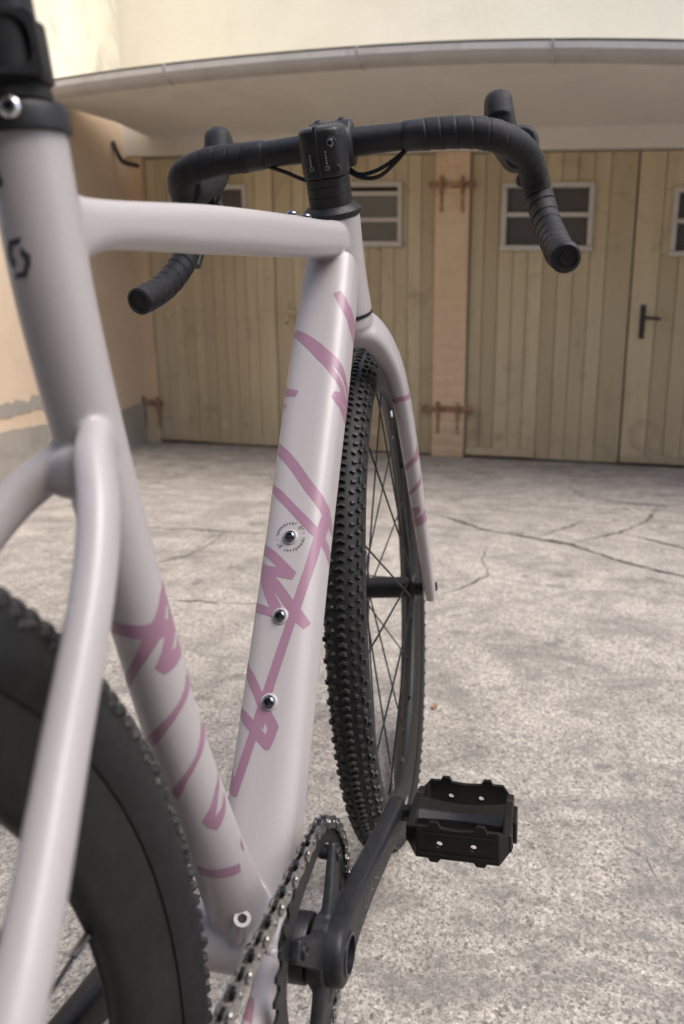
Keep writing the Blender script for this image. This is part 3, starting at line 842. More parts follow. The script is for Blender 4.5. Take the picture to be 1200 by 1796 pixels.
# ---- handlebar with tape, hoods and levers
RB = [(.400, -.05, .8965), (.400, -.10, .8945), (.400, -.145, .8905), (.407, -.171, .884), (.428, -.191, .877), (.457, -.2045, .864), (.474, -.2125, .840), (.462, -.2185, .810), (.436, -.2235, .786), (.402, -.2265, .768), (.365, -.2288, .757)]
LB = [(.400, .05, .8965), (.400, .10, .8965), (.400, .140, .8960), (.407, .170, .890), (.428, .183, .882), (.455, .189, .866), (.470, .195, .843), (.464, .2015, .813), (.440, .2085, .790), (.405, .216, .770), (.365, .2212, .757)]
bar_e = empty('handlebar', bike); bar_e.matrix_basis = STEER
b = MB(); pipe(b, [(.400, -.10, .8948), (.400, -.05, .8965), (.400, 0, .8965), (.400, .05, .8965), (.400, .10, .8962)], [.0128, .0134, .0148, .0134, .0128], 24, 32); b.build('bar_tube', M['satin'], bar_e)
def tape(P, s):
    Q = catmull([(.400, s * .055, .8965)] + P[1:], 420)
    # keep the part beyond the finishing band
    keep = [i for i in range(len(Q)) if abs(Q[i, 1]) > .0935 or i > 120]; Q = Q[keep[0]:]
    T = np.gradient(Q, axis=0); T /= np.linalg.norm(T, axis=1)[:, None]
    e = np.array((0, 0, 1.0)) - T[0] * T[0][2]; e /= np.linalg.norm(e); E1 = [e]
    for i in range(1, len(Q)):
        e = E1[-1] - T[i] * (E1[-1] @ T[i]); e /= np.linalg.norm(e); E1.append(e)
    E1 = np.array(E1); E2 = np.cross(T, E1)
    L = np.r_[0, np.cumsum(np.linalg.norm(np.diff(Q, axis=0), axis=1))]
    seg = 36; th = np.linspace(0, 2*PI, seg, endpoint=False); secs = []
    rnd = random.Random(5); ph = np.cumsum([0.0] + [rnd.gauss(0, .02) for _ in range(len(Q) - 1)])
    for i in range(len(Q)):
        k = (L[i] / .0155 + s * th / (2*PI) + .25 * np.sin(ph[i])) % 1.0
        r = .0149 + .0006 * k - .0009 * np.exp(-(np.minimum(k, 1 - k) / .045) ** 2) + .00022 * np.sin(th * 3 + L[i] * 90)
        e_ = max(0, 1 - (L[-1] - L[i]) / .006); r = r * (1 - .12 * e_ * e_)
        secs.append(Q[i] + E1[i] * (np.cos(th) * r)[:, None] + E2[i] * (np.sin(th) * r)[:, None])
    m = MB(); loft(m, secs); o = m.build('bar_tape', M['tape'], bar_e, True, 60)
    m = MB(); p, d = Q[-1], T[-1]
    lathe(m, [(-.006, .0128), (-.001, .0150), (.0022, .0148), (.0040, .0128), (.0042, .0108), (.0026, .0100), (.0026, .0065), (.0034, .006), (.0034, .004), (.0026, .0036)], p, d, 32)
    m.build('end_plug', M['plastic'], bar_e, True, 25)
    m = MB(); sy = np.linspace(.0745, .0960, 10)
    rr = [.0139, .0146, .0147, .01475, .0148, .0149, .01495, .0150, .01505, .0149]
    C = catmull([(.400, s * .055, .8965)] + P[1:], 420); yy = abs(C[:, 1])
    loft(m, [np.array([(.400, s * y, float(np.interp(y, yy[:100], C[:100, 2])))]) + np.c_[np.cos(th) * r, 0 * th, np.sin(th) * r] for y, r in zip(sy, rr)])
    m.build('finishing_band', M['band'], bar_e)
tape(RB, -1); tape(LB, 1)

def hood(s, base, tip, y0, y1, lev):
    h = empty('brake_shifter', bike); h.matrix_basis = STEER
    m = MB()
    (bx, bz), (tx, tz) = base, tip
    sweep(m, [(bx - .006, y0, bz - .002, .0165, .0200), (bx + .012, y0, bz + .001, .0205, .0235), (bx + .035, y0 + .2*(y1-y0), bz + .008, .0190, .0205), (bx + .062, y0 + .6*(y1-y0), bz + .022, .0165, .0170),
              (tx - .010, y1, tz - .020, .0165, .0170), (tx, y1, tz - .006, .0160, .0165)], 22, 26, 2.5)
    sweep(m, [(tx - .016, y1, tz - .030, .0150, .0150), (tx - .008, y1, tz - .010, .0160, .0155), (tx - .006, y1, tz - .003, .0140, .0125), (tx - .005, y1, tz, .0085, .007)], 10, 24, 2.4)
    me = remesh(m, .0016, 6); mesh_obj('hood', me, M['rubber_hood'], h)
    m = MB()
    (l0, l1, l2, l3) = lev
    sweep(m, [(*l0, .0070, .0120), (*l1, .0075, .0085), (*l2, .0070, .0065), (*l3, .0062, .0050)], 24, 14, 2.6); m.build('brake_lever', M['metal'], h)
    m = MB()
    sweep(m, [(l0[0] - .012, l0[1] - s * .006, l0[2] - .012, .004, .010), (l1[0] - .012, l1[1] - s * .010, l1[2] - .004, .004, .009), ((l1[0] + l2[0]) / 2 - .012, l1[1] - s * .013, (l1[2] + l2[2]) / 2, .0035, .007), (l2[0] - .010, l2[1] - s * .012, l2[2] + .01, .003, .005)], 18, 12, 2.4); m.build('shift_paddle', M['plastic'], h)
hood(-1, (.440, .880), (.512, .953), -.1930, -.174, ((.515, -.190, .908), (.538, -.208, .878), (.535, -.2180, .846), (.515, -.2230, .812)))
hood(1, (.440, .888), (.512, .958), .178, .159, ((.515, .166, .915), (.540, .185, .890), (.530, .199, .848), (.505, .206, .806)))
for j, (d, zz) in enumerate(((0, 0), (.004, -.004))):
    b = MB(); pipe(b, [(.405, -.014, .874 + zz), (.405, -.024 - d, .8665 + zz), (.402, -.042 - d, .8665 + zz * 1.4), (.400, -.062, .874 + zz), (.400, -.078, .884)], .0021, 28, 10); b.build('cable_hose', M['plastic'], bar_e)
b = MB(); pipe(b, [(.405, .022, .864), (.402, .036, .868), (.400, .052, .876), (.400, .075, .886)], .0021, 24, 10); b.build('cable_hose', M['plastic'], bar_e)

# ---- wheels
def wheel(name, loc, knob, spokes, rotor, steer_):
    w = empty(name, bike)
    w.matrix_basis = (STEER if steer_ else Matrix.Identity(4)) @ Matrix.Translation(Vector(loc))
    TR = .0218; RC = RW - TR - .0024
    m = MB(); prof = []
    for t in np.linspace(math.radians(-128), math.radians(128), 30): prof.append((math.sin(t) * TR, RC + math.cos(t) * TR))
    inner = [(a * .93, RC + (r - RC) * .93) for a, r in reversed(prof)]
    ringlathe(m, prof + inner, (0, 0, 0), (0, 1, 0), 160); ty = m.build('tyre', M['sidewall'], w, True, 60)
    # tread blocks
    m = MB(); rnd = random.Random(11)
    def block(phi, off, la, lc, h, skew=0.0, chev=0.0):
        v = []
        for hh, k in ((-.0006, 1.0), (h, .62)):
            pts = [(-lc, -la), (lc, -la), (lc, la), (-lc, la)] if not chev else [(-lc, -la + chev), (0, -la), (lc, -la + chev), (lc, la + chev), (0, la), (-lc, la + chev)]
            for c, a in pts:
                c2 = c * k; a2 = a * k if not chev else a * (1 if hh < 0 else .8)
                a3 = a2 * math.cos(skew) + c2 * math.sin(skew); c3 = c2 * math.cos(skew) - a2 * math.sin(skew)
                th = (off + c3) / TR; r = RC + (TR + hh) * math.cos(th); y = (TR + hh) * math.sin(th)
                p = phi + a3 / RW
                v.append((r * math.cos(p), y, r * math.sin(p)))
        n = len(v) // 2
        m.add(v, [tuple(range(n, 2 * n))] + [(i, (i+1) % n, n + (i+1) % n, n + i) for i in range(n)])
    K = 236 if knob == 'open' else 215
    for k in range(K):
        p = 2 * PI * k / K; q = 2 * PI * (k + .5) / K
        j = lambda: rnd.gauss(0, .0002)
        if knob == 'open':
            block(p + j() * 3, j() * 2, .0017 + j(), .0050 + j() * 2, .0030 + j() * 2, rnd.gauss(0, .06), .0022)
        else:
            for s in (-1, 0, 1): block(p, s * .009, .0026, .0030, .0024, s * .3)
            for s in (-1, 1):
                block(q + j() * 6, s * .0160, .0028, .0036, .0030, s * .35)
                block(p + j() * 8, s * (.0218 + j() * 4), .0018 + j() * 2, .0021, .0023 + j() * 2, s * rnd.uniform(-.4, .4))
                if k % 2: block(q + j() * 8, s * .0243, .0016, .0022, .0016, rnd.uniform(-.6, .6))
    if knob == 'open':
        K = 190
        for k in range(K):
            p = 2 * PI * k / K; q = 2 * PI * (k + .5) / K
            for s in (-1, 1):
                block(p + s * .004, s * (.0105 if k % 2 else .0118), .0019, .0030, .0032, s * (.5 if k % 2 else -.25))
                if k % 2: block(q, s * .0184, .0040, .0013, .0032, s * .12)
                else: block(q, s * .0180, .0022, .0032, .0034, s * .45)
                if k % 2 == 0: block(p, s * .0243, .0030, .0028, .0030, 0)
    tk = m.build('tread_blocks', M['tread'], ty, False); tk['kind'] = 'stuff'
    # rim
    m = MB(); ringlathe(m, [(-.0162, .3132), (-.0160, .3105), (-.0140, .296), (-.0085, .2835), (-.004, .2795), (.004, .2795), (.0085, .2835), (.0140, .296), (.0160, .3105), (.0162, .3132)], (0, 0, 0), (0, 1, 0), 160)
    rim = m.build('rim', M['rim'], w, True, 50)
    m = MB()
    for t in (-.0152, .0152):
        sg = 1 if t > 0 else -1
        n = 26; v = []
        for i in range(n):
            p = math.radians(232 + 26 * i / (n - 1))
            for r in (.2985, .3055): v.append((r * math.cos(p), t + sg * .0004, r * math.sin(p)))
        m.add(v, [(2*i, 2*i+2, 2*i+3, 2*i+1) for i in range(n - 1)])
    m.build('rim_print', M['silver_print'], rim, False)
    m = MB()
    pr = [(-.0495, .0085), (-.0485, .0125), (-.040, .0128), (-.0385, .0190), (-.0360, .0205), (-.0330, .0190), (-.0310, .0150), (.0310, .0150), (.0330, .0190), (.0360, .0205), (.0385, .0190), (.040, .0128), (.0485, .0125), (.0495, .0085)]
    lathe(m, pr, (0, 0, 0), (0, 1, 0), 36); m.build('hub', M['metal'], w, True, 35)
    me = None
    for k in range(24):
        side = 1 if k % 2 else -1
        pa = 2 * PI * k / 24; lead = (1 if (k // 2) % 2 else -1) * math.radians(70)
        p0 = (.0185 * math.cos(pa + lead), side * .0345, .0185 * math.sin(pa + lead)); p1 = (.2815 * math.cos(pa), side * .002, .2815 * math.sin(pa))
        m = MB(); pipe(m, [p0, p1], .0013, 2, 6); sp = m.build('spoke', M['spoke'], w)
        d = np.array(p0) - np.array(p1); d /= np.linalg.norm(d)
        m = MB(); pipe(m, [np.array(p1) - d * .003, np.array(p1) + d * .013], .0021, 2, 8); m.build('nipple', M['bolt'], sp)
    m = MB(); pa = 2 * PI * 16.5 / 24 + .02; e = np.array((math.cos(pa), 0, math.sin(pa)))
    lathe(m, [(0, .003), (.012, .003), (.012, .0026), (.034, .0026), (.036, .0018)], e * .2815, -e, 10); m.build('valve_stem', M['chain'] if rotor else M['metal'], w)
    if rotor:
        m = MB()
        n = 48
        for i in range(n):
            a0, a1 = 2*PI*i/n, 2*PI*(i + .72)/n
            for r0, r1 in ((.066, .071), (.073, .080)):
                prism(m, [(r0*math.cos(a0), r0*math.sin(a0)), (r1*math.cos(a0 + .02), r1*math.sin(a0 + .02)), (r1*math.cos(a1 + .02), r1*math.sin(a1 + .02)), (r0*math.cos(a1), r0*math.sin(a1))], .0408, .0426, lambda a, c, h: (a, h, c))
        ringlathe(m, [(.0409, .0775), (.0409, .0800), (.0425, .0800), (.0425, .0775)], (0, 0, 0), (0, 1, 0), 64); ringlathe(m, [(.0409, .066), (.0409, .068), (.0425, .068), (.0425, .066)], (0, 0, 0), (0, 1, 0), 64)
        for i in range(6):
            a0 = 2*PI*i/6; pipe(m, [(.02*math.cos(a0), .0417, .02*math.sin(a0)), (.067*math.cos(a0+.5), .0417, .067*math.sin(a0+.5))], .0022, 2, 6)
        m.build('brake_rotor', M['chrome'], w, False)
    return w
wheel('front_wheel', FA, 'open', 24, True, True)
wheel('rear_wheel', RA, 'dense', 24, False, False)

# ---- drivetrain
cs = empty('crankset', bike)
CY = -.055; CR = .0815; NT = 40; CA = -.055      # chain line, pitch radius, teeth, crank angle
m = MB(); prof = []
for k in range(NT):
    for dt, r in ((-.42, CR - .0036), (-.25, CR - .0012), (-.12, CR + .0030), (.12, CR + .0030), (.25, CR - .0012), (.42, CR - .0036)):
        t = 2 * PI * (k + .5 + dt) / NT; prof.append((r * math.cos(t), r * math.sin(t)))
n = len(prof); v = []; f = []
for y in (CY - .0011, CY + .0011):
    for x, z in prof: v.append((BB[0] + x, y, BB[2] + z))
for y in (CY - .0016, CY + .0016):
    for x, z in prof:
        q = math.hypot(x, z); r = .0645 + .0035 * math.cos(4 * (math.atan2(z, x) - math.radians(52)))
        v.append((BB[0] + x / q * r, y, BB[2] + z / q * r))
for i in range(n):
    k = (i + 1) % n
    f += [(i, k, n + k, n + i), (2*n + i, 3*n + i, 3*n + k, 2*n + k), (i, 2*n + i, 2*n + k, k), (n + i, n + k, 3*n + k, 3*n + i)]
m.add(v, f); ring = m.build('chainring', M['metal'], cs, True, 30)
# spider
m = MB()
for a in (52, 138, 232, 318):
    t = math.radians(a); e = np.array((math.cos(t), 0, math.sin(t))); g = np.array((-math.sin(t), 0, math.cos(t)))
    bo = np.array((0, -.062, 0))
    sweep(m, [(*(BB + bo + e * .012), .0050, .0125), (*(BB + bo + e * .035 ), .0045, .0100), (*(BB + bo + e * .050 + (0, .001, 0)), .0040, .0085), (*(BB + bo + e * .068 + (0, .0020, 0)), .0032, .0070)], 14, 16, 3.4)
lathe(m, [(-.067, .020), (-.066, .023), (-.056, .024), (-.054, .021)], BB, (0, 1, 0), 36)
me = remesh(m, .0012, 5); spd = mesh_obj('spider', me, M['satin'], cs)
for a in (52, 138, 232, 318):
    t = math.radians(a); c = BB + np.array((math.cos(t) * .061, 0, math.sin(t) * .061))
    m = MB(); lathe(m, [(.050, .0045), (.051, .0052), (.057, .0052), (.0640, .0052), (.0655, .0048), (.0655, .0030), (.0640, .0026)], c, (0, -1, 0), 18); m.build('chainring_bolt', M['metal'], cs, True, 30)
# arms
def arm(s, ang, name):
    e = np.array((math.cos(ang), 0, math.sin(ang)))
    m = MB(); y0 = s * .0690; P = []
    for d, y, th, h in ((-.0212, 0, .0060, .0030), (-.0200, 0, .0082, .0075), (-.0170, 0, .0095, .0128), (-.0120, 0, .0099, .0175), (-.005, 0, .0100, .0206), (.004, 0, .0100, .0208), (.030, .0, .0092, .0172), (.070, .002, .0085, .0150), (.120, .006, .0080, .0138), (.160, .009, .0075, .0135), (.180, .0100, .0072, .0128), (.1885, .0100, .0060, .0080)):
        P.append((*(BB + e * d + (0, y0 + s * y, 0)), th, h))
    sweep(m, P, 70, 36, 5.0); me = remesh(m, .0011, 2)
    o = mesh_obj(name, me, M['satin'], cs)
    # axle socket: recessed hole with a bright sleeve
    m = MB(); ringlathe(m, [(.0602, .0118), (.0802, .0118), (.0802, .0128), (.0798, .0136), (.0602, .0136)], BB, (0, s, 0), 36); m.build('axle_sleeve', M['sleeve'], o, True, 30)
    m = MB(); lathe(m, [(.0600, .0117), (.0798, .0117)], BB, (0, s, 0), 32); m.build('axle_well', M['hole'], o)
    return o, e
ra, ce = arm(-1, CA, 'crank_arm')
la, le = arm(1, CA + PI, 'crank_arm')
# cut the right-hand well open: rebuild the arm end with a boolean
for o in (ra, la):
    for ch in list(o.children):
        if ch.name.startswith('axle_well'): bpy.data.objects.remove(ch)
    s = -1 if o is ra else 1
    m = MB(); lathe(m, [(.050, .0120), (.090, .0120)], BB, (0, s, 0), 40); cut = m.build('cutter', None, bike)
    md = o.modifiers.new('b', 'BOOLEAN'); md.object = cut; md.operation = 'DIFFERENCE'; md.solver = 'EXACT'
    dg = bpy.context.evaluated_depsgraph_get(); me = bpy.data.meshes.new_from_object(o.evaluated_get(dg))
    o.modifiers.clear(); o.data = me
    if not me.materials: me.materials.append(M['satin'])
    me.set_sharp_from_angle(angle=math.radians(35)); cm = cut.data
    bpy.data.objects.remove(cut); bpy.data.meshes.remove(cm)
m = MB(); ringlathe(m, [(-.0600, .0100), (.0600, .0100), (.0600, .0116), (-.0600, .0116)], BB, (0, 1, 0), 30); m.build('axle', M['metal'], cs)
for sg in (-1, 1):
    m = MB(); lathe(m, [(.0345, .020), (.036, .0225), (.0505, .0225), (.052, .0215)], BB, (0, sg, 0), 36); m.build('bearing_cup', M['metal'], cs, True, 35)

# ---- chain: every link an object; two shared meshes
chain = empty('chain', bike)
PIT = 2 * CR * math.sin(PI / NT)
def plate_poly(r, wst):
    pts = []
    for i in range(7): t = PI/2 + PI * i / 6; pts.append((r * math.cos(t), r * math.sin(t)))
    pts.append((PIT / 2, -wst))
    for i in range(7): t = -PI/2 + PI * i / 6; pts.append((PIT + r * math.cos(t), r * math.sin(t)))
    pts.append((PIT / 2, wst)); return pts
def link_mesh(outer):
    m = MB(); pl = plate_poly(.0047 if outer else .0045, .0032)
    for s in (-1, 1):
        a, c = (.0029, .0039) if outer else (.0016, .0027)
        lo, hi = sorted((s * a, s * c)); prism(m, pl, lo, hi, lambda x, z, y: (x, y, z))
    me = m.mesh('chain_link', True, 30); me.materials.append(M['chain'])
    m2 = MB()
    if outer:
        for x in (0, PIT): lathe(m2, [(-.0044, .0018), (.0044, .0018)], (x, 0, 0), (0, 1, 0), 8)
    else:
        for x in (0, PIT): lathe(m2, [(-.0013, .0037), (.0013, .0037)], (x, 0, 0), (0, 1, 0), 12)
    me2 = m2.mesh('roller', True, 40); me2.materials.append(M['chain'] if outer else M['chain_dark'])
    bm = bmesh.new(); bm.from_mesh(me); k = len(bm.faces); bm.from_mesh(me2); bm.faces.ensure_lookup_table()
    for fc in bm.faces[k:]: fc.material_index = 1
    bm.to_mesh(me); bm.free(); me.materials.append(me2.materials[0]); bpy.data.meshes.remove(me2); return me
LM = (link_mesh(True), link_mesh(False))
pins = []
a_top = math.radians(90) - math.atan2(.012, .424)
a = math.radians(-92)
while a < math.radians(90) + .03: pins.append((BB[0] + CR * math.cos(a), BB[2] + CR * math.sin(a))); a += 2 * math.asin(PIT / 2 / CR)
dx, dz = -.424, (RA[2] + .034) - (BB[2] + CR); q = math.hypot(dx, dz)
for i in range(1, 26): x, z = pins[-1]; pins.append((x + dx / q * PIT, z + dz / q * PIT))
for i in range(len(pins) - 1):
    (x0, z0), (x1, z1) = pins[i], pins[i + 1]
    o = bpy.data.objects.new('chain_link', LM[i % 2]); COL.objects.link(o); o.parent = chain
    o.location = (x0, CY, z0); o.rotation_euler = (0, -math.atan2(z1 - z0, x1 - x0), 0)

# ---- pedals
def pedal(cx, cy, cz, s, tilt):
    p = empty('pedal', bike); p.location = (cx, cy, cz); p.rotation_euler = (0, tilt, 0)
    # local: x along travel, y outwards (already signed), z up
    W2, L2, H2 = .0455, .0465, .0135
    plates = []
    for k in (-1, 1):
        cols = [(-W2 + .0005, -.0035, -.0015), (-W2 + .002, -.0055, .0055), (-W2 + .011, -H2, H2 - .0005), (-.034, -H2, H2), (-.0245, -H2, H2), (-.0225, -H2 - .0032, H2 + .0040), (-.0160, -H2 - .0032, H2 + .0040), (-.0135, -H2, H2 - .0006), (0, -H2, H2 - .0016)]
        cols += [(-a, lo, hi) for a, lo, hi in reversed(cols[:-1])]
        m = MB(); secs = []
        for a_, lo, hi in cols:
            e = max(0.0, abs(a_) - .034); d0, d1 = k * L2 - k * e * 1.1, k * (L2 - .0045) - k * e * 1.1
            secs.append([(d0, a_, lo), (d0, a_, hi), (d1, a_, hi), (d1, a_, lo)])
        loft(m, secs)
        cage = m.build('cage_plate', M['pedalm'], p, False); bevelled(cage, .0011, 2); plates.append((k, cage))
        for nm, a0, a1, h0, h1 in (('face_rib', -.031, .031, -.0098, -.0080), ('face_rib', -.031, .031, .0080, .0092)):
            m = MB(); lo, hi = sorted((k * L2 - k * .001, k * L2 + k * .0013)); box(m, (lo, a0, h0), (hi, a1, h1))
            o = m.build(nm, M['pedalm'], p, False); bevelled(o, .0005, 2)
    for k in (-1, 1):       # side webs joining the plates to the barrel
        y = k * (W2 - .0055)
        pts = [(-L2 + .0085, -.0060), (-.020, -.0110), (-.012, -.0118), (.012, -.0118), (.020, -.0110), (L2 - .0085, -.0060), (L2 - .0085, .0095), (.024, .0110), (.015, .0128), (-.015, .0128), (-.024, .0110), (-L2 + .0085, .0095)]
        m = MB(); prism(m, pts, y - k * .0035, y + k * .0042, lambda a, h, d: (a, d, h))
        o = m.build('side_web', M['pedalm'], p, False); bevelled(o, .0018, 3)
    # central barrel: a waisted loaf
    m = MB(); secs = []
    for y, a, h in ((-W2 + .003, .0200, .0128), (-W2 + .012, .0185, .0118), (-.012, .0150, .0098), (0, .0145, .0094), (.012, .0150, .0098), (W2 - .012, .0185, .0118), (W2 - .003, .0200, .0128)):
        secs.append([(-a, y, -h * .5), (-a * .55, y, -h), (a * .55, y, -h), (a, y, -h * .5), (a, y, h * .45), (a * .60, y, h), (-a * .60, y, h), (-a, y, h * .45)])
    loft(m, secs); o = m.build('barrel', M['pedalm'], p, True, 25); bevelled(o, .0012, 2)
    m = MB(); lo, hi = sorted((s * (W2 - .004), s * (W2 + .0022))); box(m, (-.016, lo, -.0098), (.016, hi, .0095)); o = m.build('end_cap', M['pedalm'], p, False); bevelled(o, .0016, 2)
    # axle with spanner flats
    m = MB(); lathe(m, [(W2 - .002, .0085), (W2 + .0015, .0085), (W2 + .002, .0075), (W2 + .0085, .0075), (W2 + .009, .0088), (W2 + .0105, .0088)], (0, 0, 0), (0, -s, 0), 8); m.build('axle', M['pedalm'], p, False)
    m = MB(); lathe(m, [(W2 + .010, .0062), (W2 + .022, .0062)], (0, 0, 0), (0, -s, 0), 16); m.build('axle_thread', M['metal'], p)
    # through holes in each plate
    for k, cage in plates:
        m = MB()
        for y in (-.0135, .0145): lathe(m, [(-.010, .0028), (.010, .0028)], (k * (L2 - .002), y, -.0008), (1, 0, 0), 16)
        cut = m.build('cutter', None, p)
        md = cage.modifiers.new('b', 'BOOLEAN'); md.object = cut; md.solver = 'EXACT'
        bpy.context.view_layer.update()
        dg = bpy.context.evaluated_depsgraph_get(); me = bpy.data.meshes.new_from_object(cage.evaluated_get(dg)); cage.modifiers.clear(); cage.data = me
        if not me.materials: me.materials.append(M['pedalm'])
        cm = cut.data; bpy.data.objects.remove(cut); bpy.data.meshes.remove(cm)
    return p
pe = BB + ce * .1755
pedal(pe[0], -.1385, pe[2], -1, math.radians(8))
ple = BB + le * .1755
pedal(ple[0], .1385, ple[2], 1, math.radians(-10))
